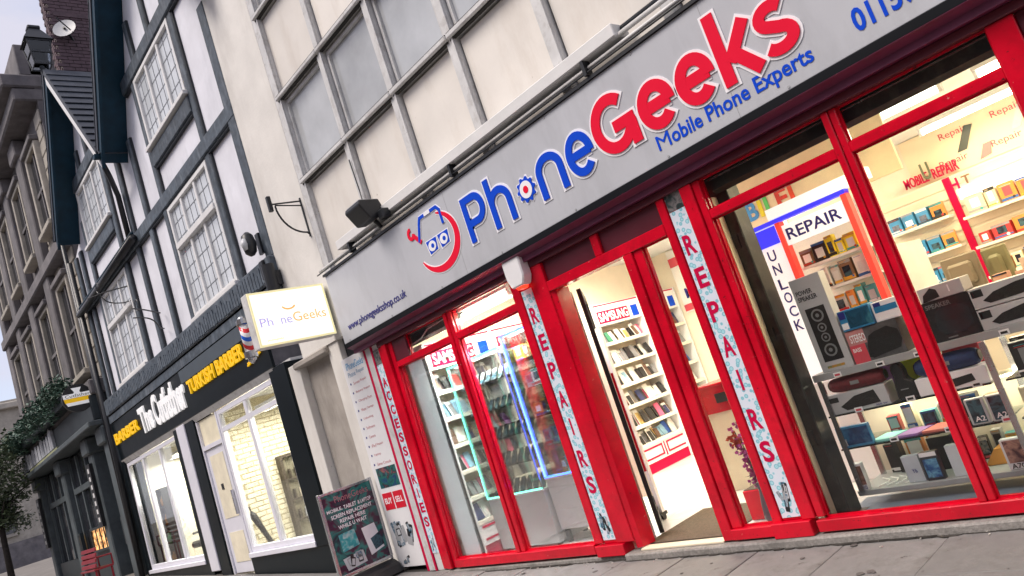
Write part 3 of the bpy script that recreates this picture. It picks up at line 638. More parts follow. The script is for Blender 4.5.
cabinet('tall glass display cabinet with blue led edges in the left window', -5.745, -5.27, .40, .86, .20, .72, 2.21, blue_e, [1.02, 1.32, 1.62, 1.91], False)
slabpic = mosaic('phone screen print', [(.01, .012, .016), (.02, .03, .05), (.05, .12, .16), (.015, .015, .02)], 12, .15)
PH = MB().prism(arc(-.028, -.06, .008, .008, 180, 270, 3)+arc(.028, -.06, .008, .008, 270, 360, 3)+arc(.028, .06, .008, .008, 0, 90, 3)+arc(-.028, .06, .008, .008, 90, 180, 3), XZ, -.004, .004).me('smartphone'); PH.materials.append(blk)
SCR = MB().box(-.03, .03, -.0048, -.0041, -.055, .055).me('screen'); SCR.materials.append(slabpic)
def phone(loc, rot, label, group):
    o = bpy.data.objects.new('smartphone', PH); COL.objects.link(o); o.location = loc; o.rotation_euler = rot; tag(o, label, 'smartphone', group)
    s = bpy.data.objects.new('screen', SCR); COL.objects.link(s); s.parent = o
cs = ['cabinet floor', 'lowest glass shelf', 'second glass shelf', 'third glass shelf', 'top glass shelf']
for si, z in enumerate([.63, .93, 1.22, 1.52, 1.82]):
    for row, y in enumerate((.47, .66)):
        for k in range(8):
            phone((-6.61+.108*k, y, z+.058), (R(-32), 0, random.uniform(-.1, .1)), f'{"front" if row == 0 else "rear"} row smartphone, {ORD[k]} from left, {cs[si]} of green lit cabinet', 'smartphones in the green lit cabinet')
# cartons
BOXM = {}
def carton(x0, x1, y0, y1, z0, z1, m, label, group=None, name='product_box', prints=()):
    t = thing(name, label, 'box', ((x0+x1)/2, (y0+y1)/2, z0), group)
    box('carton', m, t, x0, x1, y0, y1, z0+.001, z1, .002)
    for p in prints:
        a, b, c, d, pm = p[:5]; X0 = x0+(x1-x0)*a; X1 = x0+(x1-x0)*b; Z0 = z0+(z1-z0)*c; Z1 = z0+(z1-z0)*d
        if len(p) > 5 and isinstance(p[5], str): text('lettering', p[5], pm, t, X0, X1, Z0, Z1, XZ, y0-.0015, .0006, .015)
        elif len(p) > 5:
            pts = [(x0+(x1-x0)*u, z0+(z1-z0)*v) for u, v in p[5]]; MB().prism(pts, XZ, y0-.0022, y0-.0003).build('print', pm, t)
        else: box('print', pm, t, X0, X1, y0-.0011, y0-.0003, Z0, Z1)
    rc_ = random.Random(int(abs(x0*7919+z0*104729+y0*31)*100))
    if name == 'product_box' and x1-x0 < .2:
        hh = z1-z0; w = x1-x0; ink = rc_.choice(INKS); ink2 = rc_.choice(INKS)
        box('colour_band', ink, t, x0+.001, x1-.001, y0-.0007, y0-.0002, z0+hh*rc_.uniform(.0, .1)+.002, z0+hh*rc_.uniform(.14, .24))
        if rc_.random() < .7: box('colour_band', ink2, t, x0+.001, x1-.001, y0-.0008, y0-.0002, z1-hh*rc_.uniform(.10, .2), z1-.003)
        for q in range(rc_.randint(1, 3)): zz = z1-hh*(.05+.05*q); box('print_line', rc_.choice(INKS), t, x0+w*.12, x0+w*rc_.uniform(.4, .85), y0-.0013, y0-.0009, zz-hh*.018, zz)
        MB().prism(arc(x0+w*rc_.uniform(.7, .82), z0+hh*.16, w*.09, w*.09, 0, 330, 11), XZ, y0-.0016, y0-.0009).build('price_sticker', rc_.choice(INKS), t)
        t.rotation_euler.z = rc_.uniform(-.16, .16)
    return t
INKS = [mat('ink '+n, c, .4) for n, c in (('red', (.5, .03, .03)), ('blue', (.03, .12, .4)), ('black', (.02, .02, .02)), ('white', (.78, .78, .78)), ('teal', (.05, .3, .32)), ('amber', (.65, .35, .04)), ('grey', (.3, .3, .32)))]
kinds = [('white', (.72, .72, .72)), ('yellow', (.80, .60, .03)), ('orange', (.70, .25, .05)), ('pale grey', (.5, .5, .52)), ('black', (.02, .02, .022)), ('blue', (.04, .12, .45)), ('cream', (.72, .62, .42)), ('teal', (.08, .35, .38)), ('brown', (.20, .11, .06)), ('red', (.5, .03, .03))]
KM = {k: mat(k+' carton', c, .4, var=.06) for k, c in kinds}
KM['yellow'] = mat('bright yellow carton', (.85, .70, .02), .4, var=.04)
for si, z in enumerate([.72, 1.02, 1.32, 1.62, 1.91]):
    x = -5.71; k = 0
    while x < -5.34:
        w = random.uniform(.07, .13); c = 'yellow' if (si == 4 and k == 0) else random.choice([q[0] for q in kinds if q[0] != 'yellow']); hgt = random.uniform(.11, .24)
        carton(x, x+w, .50+random.uniform(0, .05), .66, z, z+hgt, KM[c], f'{c} box, {ORD[k]} from left on the {cs[si]} of the blue lit cabinet', 'boxes in the blue lit cabinet', prints=((.2, .8, .35, .8, random.choice([slabpic, phonepic, outl])),))
        x += w+.015; k += 1
# spot lamp inside blue cabinet is its led glow; blue bag on cabinet floor
# ---------------------------------------------------------------- open door, mat, counter, flowers
dr = thing('open_door', 'black edged glass shop door swung open inwards at the left of the doorway', 'door', (-4.4, .1, .07))
dd = Vector((-.64, .77)).normalized(); dn = Vector((dd.y, -dd.x)); P0 = Vector((-4.42, .30))
def dbox(name, m, a, b, c, d, e, f):
    pts = [P0+dd*a+dn*c, P0+dd*b+dn*c, P0+dd*b+dn*d, P0+dd*a+dn*d]
    return MB().prism([tuple(p) for p in pts], XY, e, f).build(name, m, dr)
dbox('stile', blkm, 0, .07, -.02, .02, .09, 2.30); dbox('stile', blkm, .78, .85, -.02, .02, .09, 2.30); dbox('rail', blkm, .071, .779, -.02, .02, 2.22, 2.30); dbox('rail', blkm, .071, .779, -.02, .02, .09, .20); dbox('pane', cabglass, .071, .779, -.003, .003, .20, 2.22); dbox('push_bar', red, .10, .14, .022, .045, .6, 1.5)
rv = thing('door_reveal', 'cream plastered reveal panel just inside the left of the doorway', 'panel', (-4.5, .2, .07)); box('panel', mat('pinkish cream panel', (.66, .52, .40), .5), rv, -4.62, -4.50, .10, .30, .0626, 2.30); box('kick', white, rv, -4.499, -4.494, .11, .29, .07, .2)
MB().box(-4.45, -3.62, .10, .98, .0665, .074).build('door_mat', matm); tag(bpy.data.objects['door_mat'], 'brown coir mat on the white floor just inside the doorway', 'mat')
dk = thing('display_rack', 'slim white wheeled accessory rack behind the open door', 'rack', (-4.9, .85, .07))
box('post', whitepl, dk, -4.80, -4.76, .78, .82, .14, 1.95); box('back', cream, dk, -5.15, -4.80, .79, .81, .3, 1.95)
for x in (-4.78, -5.1):
    box('caster_fork', blkm, dk, x-.02, x+.02, .75, .85, .11, .139); MB().tube([(x-.015, .80, .095), (x+.015, .80, .095)], .028, 12).build('caster', blk, dk)
ct = thing('sales_counter', 'cream sales counter with red top band and black card screen behind the doorway', 'counter', (-4.0, 1.7, .07))
box('body', cream, ct, -4.45, -3.0, 1.5, 2.0, .07, .82); box('red_band', red, ct, -4.46, -2.99, 1.49, 2.01, .821, 1.07); box('top', red, ct, -4.47, -2.98, 1.47, 2.02, 1.071, 1.10, .005); box('card_screen', blk, ct, -4.26, -4.06, 1.478, 1.489, .91, 1.00)
rbx = thing('red_step', 'low red box step on the floor inside the narrow window', 'box step', (-3.4, .5, .07)); box('step', red, rbx, -3.60, -3.20, .42, .75, .07, .30, .006); box('tread', matm, rbx, -3.59, -3.21, .43, .74, .301, .306)
fw = thing('flower_vase', 'vase of purple orchid sprays inside the narrow window beside the doorway', 'flowers', (-3.33, .27, .07))
prof = [(.0, .045), (.04, .07), (.14, .06), (.24, .04), (.30, .05)]
MB().tube([(-3.30, .27, .09+z) for z, r in prof], [r for z, r in prof], 14).build('vase', mat('grey blue vase', (.16, .20, .26), .3), fw, smooth=True)
petm = mat('purple orchid petals', (.48, .07, .36), .6, var=.5, scale=30, rnd=.2); petr = mat('orange flower petals', (.65, .10, .03), .6, var=.3); lfm = mat('dark leaf', (.05, .09, .04), .5)
def petals(n, c, s, m, nm):
    q = MB()
    for i in range(n):
        p = Vector((c[0]+random.gauss(0, s[0]), c[1]+random.gauss(0, s[1]), c[2]+random.gauss(0, s[2])))
        for k in range(5):
            a = Vector((random.uniform(-1, 1), random.uniform(-1, 1), random.uniform(-1, 1))).normalized(); b = a.orthogonal()
            n0 = len(q.v); w = .017; q.v += [tuple(p), tuple(p+a*.018+b*w*.6), tuple(p+a*.034), tuple(p+a*.018-b*w*.6)]; q.f.append((n0, n0+1, n0+2, n0+3))
    stuff(link(nm, mesh(nm, q.v, q.f), m, fw))
petals(85, (-3.29, .25, .62), (.05, .04, .12), petm, 'blossom'); petals(18, (-3.37, .24, .72), (.02, .02, .02), petr, 'blossom'); petals(45, (-3.27, .27, .46), (.04, .04, .07), petm, 'blossom')
for i in range(9):
    a = random.uniform(0, 6.28); MB().tube([(-3.30, .27, .38), (-3.30+.05*math.cos(a), .27+.04*math.sin(a), .55), (-3.30+.08*math.cos(a), .27+.05*math.sin(a), .72+random.uniform(-.1, .1))], .004, 5).build('stem', lfm, fw)
for i in range(7):
    a = i*.9; b = Vector((math.cos(a), math.sin(a), 0)); p = Vector((-3.30, .27, .40)); s = b.cross(Vector((0, 0, 1)))*.022
    link('leaf', mesh('leaf', [tuple(p), tuple(p+b*.05+s+Vector((0, 0, .05))), tuple(p+b*.11+Vector((0, 0, .05))), tuple(p+b*.05-s+Vector((0, 0, .05)))], [(0, 1, 2, 3)]), lfm, fw)

# ---------------------------------------------------------------- right window display
jp = thing('window_reveal', 'cream plastered strip between the red frame and dark post in the right window', 'panel', (-2.76, .15, .1)); box('panel', cream, jp, -2.80, -2.745, .085, .155, .087, 2.46)
dp = thing('steel_post', 'dark steel column just inside the large right window', 'post', (-2.72, .3, .085)); box('column', gunm, dp, -2.81, -2.655, .16, .335, .087, 2.70, .008); box('base_plate', gunm, dp, -2.73, -2.62, .15, .37, .0855, .0868)
for z in (.6, 1.35, 2.05): box('bracket', blkm, dp, -2.80, -2.70, .150, .159, z, z+.10)
ws = thing('window_shelves', 'stepped window display of grey and glass shelves on steel uprights behind the right window', 'shelves', (-1.7, .6, .09))
box('bottom_shelf', greyd, ws, -2.66, .38, .36, .85, .165, .20, .003)
for z in (.50, .735): box('glass_shelf', shelfglass, ws, -2.655, -1.60, .352, .75, z-.010, z); box('glass_shelf', shelfglass, ws, -1.52, .36, .352, .75, z-.010, z)
box('top_shelf', greyd, ws, -2.66, .38, .345, .72, .985, 1.035, .003)
for x in (-1.56, .37, -2.62): box('upright', chrome, ws, x-.018, x+.018, .345 if x != -1.56 else .335, .36 if x != -1.56 else .35, .20, .984); box('upright', chrome, ws, x-.018, x+.018, .74, .76, .20, .984)
for zz in (.725, .975):
    box('shelf_light', lamp_e, ws, -2.6, .3, .62, .64, zz-.012, zz-.001)
    l = bpy.data.lights.new('shelf_glow', 'AREA'); l.shape = 'RECTANGLE'; l.size = 2.8; l.size_y = .03; l.energy = 2.2; l.color = (1, .9, .66); o = bpy.data.objects.new('shelf_glow', l); COL.objects.link(o); o.parent = ws; o.location = (.55, .03, zz-.02-.09); o.rotation_euler = (R(12), 0, 0)
box('back_board', creamw, ws, -2.66, .38, .851, .865, .20, .72)
for x in (-2.45, -.9): box('back_post', gunm, ws, x-.02, x+.02, .70, .73, .205, .485)
gb = mat('pale grey speaker carton', (.50, .51, .54), .3, var=.06); db = mat('black speaker carton', (.022, .025, .028), .3, var=.2); pk = mat('pink red carton panel', (.62, .07, .10), .4); bl = mat('bright blue carton', (.03, .22, .45), .35, var=.2, scale=14)
spkm = mat('black speaker mesh', (.010, .011, .012), .5, var=.4, scale=40, bump=.4, bscale=200); ringm = mat('speaker cone ring', (.22, .23, .24), .35)
G_ = 'speaker boxes on the window shelf'
t = carton(-2.575, -2.345, .36, .46, 1.035, 1.715, gb, 'tall pale grey speaker box with black speaker picture in the right window', name='speaker_box', prints=((.18, .80, .10, .67, spkm), (.10, .62, .82, .87, pdark, 'POWER'), (.10, .72, .755, .805, pdark, 'SPEAKER'), (.2, .75, .03, .055, mosaic('colour badge print', [(.5, .05, .02), (.5, .3, .05), (.05, .2, .1)], 30))))
for v in (.58, .45, .345, .21):
    r = .045 if v in (.58, .21) else .032; cxx = -2.575+.23*.5; czz = 1.035+.68*v
    MB().prism(arc(cxx, czz, r, r, 0, 345, 23), XZ, .3570, .3586).build('cone_ring', ringm, t); MB().prism(arc(cxx, czz, r*.72, r*.72, 0, 345, 23), XZ, .3560, .3569).build('cone', spkm, t); MB().prism(arc(cxx, czz, r*.3, r*.3, 0, 345, 23), XZ, .3552, .3559).build('cone_cap', ringm, t)
sil = [(.30, .12), (.38, .06), (.92, .18), (.99, .40), (.97, .70), (.80, .86), (.55, .80), (.42, .72), (.34, .45)]
carton(-2.335, -1.985, .37, .52, 1.035, 1.262, mat('grey photo carton', (.10, .10, .105), .35, var=.5, scale=10), 'dark speaker box with red panel beside the tall grey speaker box', name='speaker_box', prints=((0, .30, .0, .55, pk), (.0, .36, .55, .99, mat('faded pink panel', (.5, .22, .22), .4)), (.06, .36, .62, .86, outl, 'STEREO'), (.04, .2, .34, .46, outl, 'BASS'), (.3, .99, .05, .9, spkm, sil)))
carton(-2.33, -2.11, .36, .44, 1.263, 1.405, bl, 'blue tablet box lying on the dark speaker box', name='tablet_box', prints=((.25, .98, .1, .92, mosaic('tablet screen print', [(.01, .03, .06), (.02, .10, .18), (.08, .3, .36)], 9, .2)), (.02, .22, .1, .4, outl), (.02, .22, .6, .95, navy)))
carton(-2.105, -1.86, .38, .46, 1.263, 1.395, outl, 'white and blue tablet box behind the red mullion', name='tablet_box', prints=((.05, .65, .45, .75, bl), (.72, .98, .1, .95, slabpic), (.06, .25, .75, .95, navy)))
sil2 = [(.16, .30), (.30, .14), (.70, .12), (.92, .30), (.94, .62), (.80, .80), (.42, .82), (.22, .68)]
carton(-1.81, -1.53, .365, .60, 1.035, 1.295, db, 'black speaker box with dark speaker picture right of the mullion', name='speaker_box', prints=((.08, .62, .82, .93, ringm, 'SPEAKER'), (.1, .95, .1, .8, mat('dark slate speaker print', (.03, .042, .050), .25, var=.3), sil2), (.3, .5, .05, .08, ringm)))
carton(-1.80, -1.54, .37, .55, 1.296, 1.385, gb, 'slim grey speaker box on top of the black speaker box', name='speaker_box', prints=((.02, .45, .1, .8, spkm, [(.05, .0), (.45, .15), (.42, .7), (.3, .9), (.1, .5)]), (.68, .71, .3, .8, outl)))
sil3 = [(.14, .34), (.22, .16), (.60, .2), (.97, .36), (.97, .84), (.60, .80), (.30, .62)]
for zz, w in ((1.035, 'lower'), (1.168, 'upper')):
    carton(-1.525, -1.10, .36, .50, zz, zz+.128, gb, f'{w} of two grey portable speaker boxes at the right of the shelf', name='speaker_box', prints=((.16, .97, .1, .9, spkm, sil3), (.02, .17, .55, .9, db), (.035, .055, .62, .84, pk)))
carton(-1.09, -.72, .38, .55, 1.035, 1.30, db, 'large black speaker box beyond the grey pair', name='speaker_box', prints=((.1, .9, .15, .8, ringm, sil2),))
# loose speakers with end caps
def speaker_roll(x0, x1, y, z, r, m, label):
    t = thing('portable_speaker', label, 'speaker', ((x0+x1)/2, y, z-r)); L_ = x1-x0
    MB().tube([(x0+L_*u, y, z) for u in (0, .02, .08, .25, .75, .92, .98, 1)], [r*.55, r*.8, r*.93, r, r, r*.93, r*.8, r*.55], 18).build('body', m, t, smooth=True)
    for x in (x0-.006, x1-.0): MB().tube([(x, y, z), (x+.006, y, z)], r*.6, 16).build('end_cap', blk, t)
    box('logo_plate', ringm, t, (x0+x1)/2-.03, (x0+x1)/2+.03, y-r-.002, y-r*.96, z-.012, z+.012)
    return t
speaker_roll(-2.59, -2.20, .42, .925, .052, mat('dark red mesh', (.16, .012, .02), .6, var=.3, scale=60, bump=.5, bscale=250), 'dark red portable speaker lying on a grey speaker box')
speaker_roll(-2.00, -1.62, .42, .905, .058, mat('navy mesh', (.012, .035, .13), .6, var=.3, scale=60, bump=.5, bscale=250), 'navy blue portable speaker lying on a pale box behind the mullion')
carton(-2.61, -2.21, .365, .52, .735, .872, gb, 'pale grey speaker box under the red portable speaker', name='speaker_box', prints=((.18, .85, .12, .85, spkm, [(.16, .35), (.25, .12), (.85, .2), (.80, .85), (.45, .75)]), (.0, .16, .6, .85, db), (.75, .95, .06, .14, navy, '360 W')))
carton(-2.02, -1.60, .365, .52, .735, .846, outl, 'white speaker box under the navy portable speaker', name='speaker_box', prints=((.3, .8, .2, .7, spkm, [(.3, .3), (.5, .15), (.82, .3), (.8, .7), (.5, .6)]),))
vz = thing('black_bag', 'black padded gadget case standing between the speaker boxes', 'case', (-2.11, .42, .735))
MB().prism([(-2.17, .737), (-2.03, .737), (-2.035, .84), (-2.075, .87), (-2.07, .93), (-2.09, .98), (-2.13, .985), (-2.155, .95), (-2.15, .89), (-2.165, .83)], XZ, .39, .46).build('case', blk, vz, .012)
box('zip', ringm, vz, -2.13, -2.08, .385, .3895, .80, .806)
carton(-2.18, -1.90, .58, .64, .735, .975, mat('lime carton', (.55, .70, .02), .4), 'lime green box behind the black gadget case'); carton(-2.40, -2.22, .60, .68, .735, .98, mat('violet carton', (.25, .12, .40), .4), 'violet box behind the red portable speaker')
carton(-1.88, -1.66, .60, .68, .735, .98, pk, 'coral red box behind the navy portable speaker')
# middle shelf
carton(-2.65, -2.42, .36, .40, .50, .645, bl, 'dark blue tablet box standing on the middle glass shelf', name='tablet_box', prints=((.22, .98, .12, .9, mosaic('navy screen print', [(.005, .015, .06), (.01, .05, .16), (.06, .22, .4)], 9, .2)), (.02, .24, .1, .42, outl), (.03, .2, .62, .92, navy)))
for k, (x, c, w) in enumerate(((-2.36, (.25, .62, .58), 'mint'), (-2.19, (.30, .14, .42), 'purple'), (-2.02, (.62, .15, .12), 'coral'))):
    o = MB().prism([(x-.09, .39), (x+.06, .37), (x+.10, .56), (x-.05, .58)], XY, .502, .516).build('phone_sleeve', mat(w+' sleeve', c, .5, var=.15)); tag(o, f'flat {w} phone sleeve lying on the middle glass shelf', 'phone sleeve', 'sleeves on the middle glass shelf')
for k, (x, w) in enumerate(((-1.795, 'left'), (-1.675, 'right'))):
    carton(x, x+.108, .37, .41, .50, .66, gb, f'grey phone box printed A2, {w} of the pair right of the mullion', name='phone_box', prints=((.12, .86, .06, .95, slabpic), (.25, .8, .12, .32, outl, 'A2')))
carton(-1.56+.06, -1.2, .42, .5, .50, .66, KM['cream'], 'cream box right of the steel upright on the middle shelf'); carton(-1.45, -1.25, .38, .46, .735, .93, KM['black'], 'small black headset box right of the steel upright', prints=((.2, .8, .2, .8, ringm),))
for k, (x, z) in enumerate(((-2.5, .985), (-2.2, .985), (-1.95, .985), (-1.45, .985), (-1.2, .985), (-2.45, .725), (-2.1, .725), (-1.7, .725), (-2.3, .49), (-1.95, .49), (-1.62, .49))):
    o = box('price_tag', outl, None, x, x+.055, .338, .341, z+.004, z+.036); tag(o, f'small white price tag, {ORD[k]} counted along the window shelf edges from top left', 'price tag', 'price tags on the window shelves'); box('price_mark', random.choice([pk, pdark]), o, x+.008, x+.045, .3365, .3378, z+.012, z+.026)
# lowest shelf
carton(-2.69+.04, -2.575, .37, .42, .20, .385, outl, 'white phone box with brown portrait screen beside the dark post', name='phone_box', prints=((.25, .95, .2, .9, mosaic('portrait screen print', [(.02, .015, .015), (.12, .05, .04), (.35, .16, .12), (.03, .02, .02)], 14)), (.3, .9, .03, .18, navy, 'A10')))
carton(-2.31, -2.20, .40, .45, .20, .375, mat('pale grey blue carton', (.55, .60, .68), .4), 'pale blue grey phone box on the lowest shelf', name='phone_box', prints=((.4, .7, .35, .5, navy, 'Y6'),))
carton(-2.185, -2.075, .385, .43, .20, .385, mat('dark phone carton', (.03, .035, .05), .3), 'phone box with glossy blue swirl screen on the lowest shelf', name='phone_box', prints=((.1, .9, .1, .75, mosaic('blue swirl print', [(.01, .02, .04), (.02, .10, .30), (.15, .4, .6), (.01, .03, .08)], 16)), (.02, .98, .84, .99, outl)))
carton(-2.02, -1.86, .40, .45, .20, .40, mat('blue white carton', (.60, .66, .72), .4), 'large pale phone box beside the red mullion on the lowest shelf', name='phone_box', prints=((.65, .85, .75, .85, db),))
carton(-1.70, -1.585, .38, .43, .20, .385, outl, 'white phone box with dark portrait screen left of the steel upright', name='phone_box', prints=((.12, .95, .22, .95, mosaic('dark portrait print', [(.02, .02, .02), (.1, .04, .05), (.5, .28, .22), (.03, .02, .03)], 14)), (.15, .8, .03, .2, db, 'A70')))
carton(-2.20, -2.05, .62, .70, .20, .42, db, 'black phone box at the rear of the lowest shelf', name='phone_box'); carton(-2.03, -1.93, .62, .70, .20, .44, pk, 'coral phone box at the rear of the lowest shelf', name='phone_box')
o = MB().prism([(-1.88, .202), (-1.70, .202), (-1.74, .30), (-1.80, .30)], XZ, .55, .70).build('orange_stand', mat('orange card', (.75, .33, .06), .5)); tag(o, 'folded orange price card on the lowest shelf', 'price card')
for k in range(5):
    x = -2.52+.06*k; o = MB().tube([(x, .40, .206), (x+.05, .45, .215), (x+.02, .55, .206), (x-.05, .60, .21)], .004, 6).build('charging_cable', whitepl); tag(o, f'thin white charging cable, {ORD[k]} of five from the dark post', 'cable', 'cables on the lowest shelf')
scol = ['white', 'black', 'pale grey', 'cream', 'teal', 'brown', 'blue', 'orange', 'white', 'red']
for (x0, x1, y, z, hmax, nm) in ((-2.62, -1.66, .66, .735, .20, 'rear of the upper glass shelf'), (-2.40, -1.64, .62, .50, .19, 'rear of the middle glass shelf'), (-2.55, -1.62, .74, .20, .24, 'back of the lowest shelf'), (-1.48, .2, .56, .735, .21, 'upper glass shelf right of the upright'), (-1.18, .2, .50, .50, .20, 'middle glass shelf right of the upright'), (-1.5, .2, .50, .20, .22, 'lowest shelf right of the upright'), (-1.95, -.8, .62, 1.035, .30, 'rear of the grey top shelf')):
    x = x0; k = 0
    while x < x1-.05 and k < 14:
        w = random.uniform(.055, .115); c = random.choice(scol); hh = random.uniform(.5, 1)*hmax
        carton(x, x+w, y, y+.07, z, z+hh, KM[c], f'{c} gadget box, {ORD[k]} from left at the {nm}', 'small gadget boxes in the right window', prints=((.12, .88, .25, .85, random.choice([slabpic, pscr, gb, outl, pdark])), (.15, .7, .06, .16, random.choice([outl, pdark, pk])))); x += w+random.uniform(.006, .05); k += 1
# ---------------------------------------------------------------- repair booth behind the right window
bh = thing('repair_booth', 'white repair booth with red posts, blue header and repair and unlock lettering', 'booth', (-2.7, 1.3, .07))
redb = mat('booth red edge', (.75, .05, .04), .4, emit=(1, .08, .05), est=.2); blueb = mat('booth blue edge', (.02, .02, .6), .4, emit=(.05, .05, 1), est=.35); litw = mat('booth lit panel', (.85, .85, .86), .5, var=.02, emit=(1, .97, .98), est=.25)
box('side_panel', litw, bh, -3.18, -2.92, 1.20, 1.26, .9, 2.24); box('post', redb, bh, -2.918, -2.875, 1.18, 1.26, .9, 2.24); box('post', redb, bh, -3.215, -3.185, 1.18, 1.26, .9, 2.24); box('post', redb, bh, -2.335, -2.29, 1.18, 1.26, .9, 2.26)
box('header', litw, bh, -2.873, -2.337, 1.19, 1.25, 2.03, 2.20); box('top_line', blueb, bh, -3.21, -2.29, 1.175, 1.26, 2.242, 2.275); box('cornice', litw, bh, -2.95, -2.1, 1.17, 1.30, 2.28, 2.37); box('blue_patch', blueb, bh, -3.17, -2.93, 1.188, 1.199, 2.08, 2.23)
text('lettering', 'REPAIR', navy, bh, -2.85, -2.38, 2.07, 2.165, XZ, 1.189, .002, .015)
for c, z in zip('UNLOCK', (2.00, 1.88, 1.75, 1.63, 1.51, 1.39)): text('letter', c, navy, bh, -3.08, -3.01, z-.045, z+.045, XZ, 1.1995, .002, .01)
for i, z in enumerate((1.15, 1.38, 1.60, 1.82)): box('shelf', whitepl, bh, -2.874, -2.336, 1.26, 1.60, z-.02, z)
box('back', creamw, bh, -3.18, -2.29, 1.61, 1.63, .07, 2.24)
box('base', whitepl, bh, -3.2, -2.3, 1.19, 1.63, .07, .89)
for si, z in enumerate((1.15, 1.38, 1.60, 1.82)):
    x = -2.86; k = 0
    while x < -2.42:
        w = random.uniform(.06, .12); c = 'yellow' if si == 3 and k >= 2 else random.choice(['white', 'cream', 'white', 'pale grey', 'orange', 'brown', 'teal', 'black', 'cream']); hh = random.uniform(.12, .18)
        carton(x, x+w, 1.28, 1.36, z, z+hh, KM[c], f'{c} accessory pack, {ORD[k]} from left, {["lowest","second","third","top"][si]} shelf of the repair booth', 'packs in the repair booth', prints=((.2, .8, .2, .7, random.choice([slabpic, phonepic, outl, gb])),)); x += w+.012; k += 1
hb = thing('letter_header', 'cream header board with rainbow coloured capital letters above the repair booth', 'sign', (-2.8, 1.6, 2.4)); box('board', mat('warm cream board', (.82, .68, .42), .5), hb, -3.45, -2.0, 1.66, 1.70, 2.30, 2.95)
for c, x, q in (('B', -3.36, (.05, .28, .62)), ('I', -3.235, (.75, .65, .02)), ('L', -3.17, (.10, .55, .12)), ('E', -3.05, (.70, .06, .04)), ('I', -2.92, (.75, .08, .03))):
    text('letter', c, mat('letter colour %.2f' % x, q, .4), hb, x, x+(.04 if c == 'I' else .11), 2.40, 2.57, XZ, 1.659, .006, .03)
# ---------------------------------------------------------------- counter and back wall at the right
cn = thing('repair_counter', 'cream work counter behind the window shelves at the right', 'counter', (-1.0, 1.7, .07)); box('body', creamw, cn, -2.2, .4, 1.55, 2.1, .07, 1.14); box('top', white, cn, -2.22, .42, 1.52, 2.12, 1.141, 1.17, .004); box('end_panel', white, cn, -2.235, -2.221, 1.50, 2.1, .07, 1.75)
taupe = mat('taupe plastic', (.30, .25, .18), .5); peach = mat('peach carton', (.72, .42, .32), .5)
for k, (x, w, m, zt, d) in enumerate(((-2.05, .26, taupe, 1.52, 'wide'), (-1.76, .17, mat('olive plastic', (.25, .24, .13), .5), 1.50, 'small'))):
    t = thing('monitor', f'{d} taupe monitor seen from behind on the work counter', 'monitor', (x+w/2, 1.8, 1.17)); box('back_shell', m, t, x, x+w, 1.75, 1.80, 1.24, zt, .012); box('bulge', m, t, x+.04, x+w-.04, 1.70, 1.749, 1.28, zt-.06, .02); box('stand', blk, t, x+w/2-.02, x+w/2+.02, 1.77, 1.79, 1.17, 1.24); box('foot', blk, t, x+w/2-.07, x+w/2+.07, 1.72, 1.84, 1.1705, 1.18)
carton(-2.12, -2.0, 1.56, 1.66, 1.171, 1.36, outl, 'small white card box on the work counter end'); carton(-1.55, -1.18, 1.56, 1.70, 1.171, 1.28, peach, 'long peach box stacked on the work counter', prints=((.1, .4, .2, .8, pk),)); carton(-1.50, -1.2, 1.57, 1.68, 1.281, 1.36, mat('pale peach carton', (.78, .58, .46), .5), 'pale peach box on top of the long peach box'); carton(-1.15, -.85, 1.60, 1.75, 1.171, 1.62, KM['black'], 'tall black carton on the work counter', prints=((.2, .8, .3, .6, peach),)); carton(-1.70, -1.60, 1.58, 1.66, 1.171, 1.30, peach, 'little peach box between the monitors and long box')
mu = thing('repair_mural', 'long cream repair poster with red words and phone pictures high on the back wall', 'poster', (-1.2, 4.98, 2.4)); box('board', mat('cream poster', (.84, .70, .50), .5, var=.03), mu, -2.98, .55, 4.965, 4.999, 2.42, 2.99)
for i in range(6):
    x = -2.55+.55*i
    text('lettering', 'Repair', pk, mu, x, x+.30, 2.80, 2.90, XZ, 4.964, .002, .0); text('lettering', 'Repair', pk, mu, x-.1, x+.2, 2.50, 2.60, XZ, 4.964, .002, .0)
    MB().prism([(x+.12, 2.62), (x+.22, 2.62), (x+.36, 2.86), (x+.28, 2.88)], XZ, 4.955, 4.9645).build('phone_print', mat('phone print %d' % i, random.choice([(.12, .07, .08), (.05, .06, .05), (.45, .45, .5)]), .3), mu)
    MB().prism([(x+.30, 2.45), (x+.42, 2.47), (x+.46, 2.60), (x+.38, 2.60)], XZ, 4.955, 4.9645).build('phone_print', mat('phone print b%d' % i, random.choice([(.06, .07, .04), (.35, .2, .2)]), .3), mu)
sw_ = thing('slat_wall', 'cream slat wall display with red upright and lit shelf on the back wall', 'display wall', (-1.2, 4.95, .07)); box('wall_board', creamw, sw_, -3.5, .55, 4.93, 4.999, .6, 2.41)
for i in range(14): box('slat', cream, sw_, -3.49, .54, 4.915, 4.929, .66+.125*i, .76+.125*i, .003)
box('red_upright', crims, sw_, -2.68, -2.60, 4.90, 4.914, .6, 2.40); box('lit_shelf', panel_e, sw_, -2.55, .5, 4.80, 4.914, 2.10, 2.22)
for z in (1.90, 1.55, 1.20): box('shelf', shelfm, sw_, -2.58, .5, 4.72, 4.914, z-.03, z); box('shelf', shelfm, sw_, -3.4, -2.70, 4.72, 4.914, z+.06, z+.09)
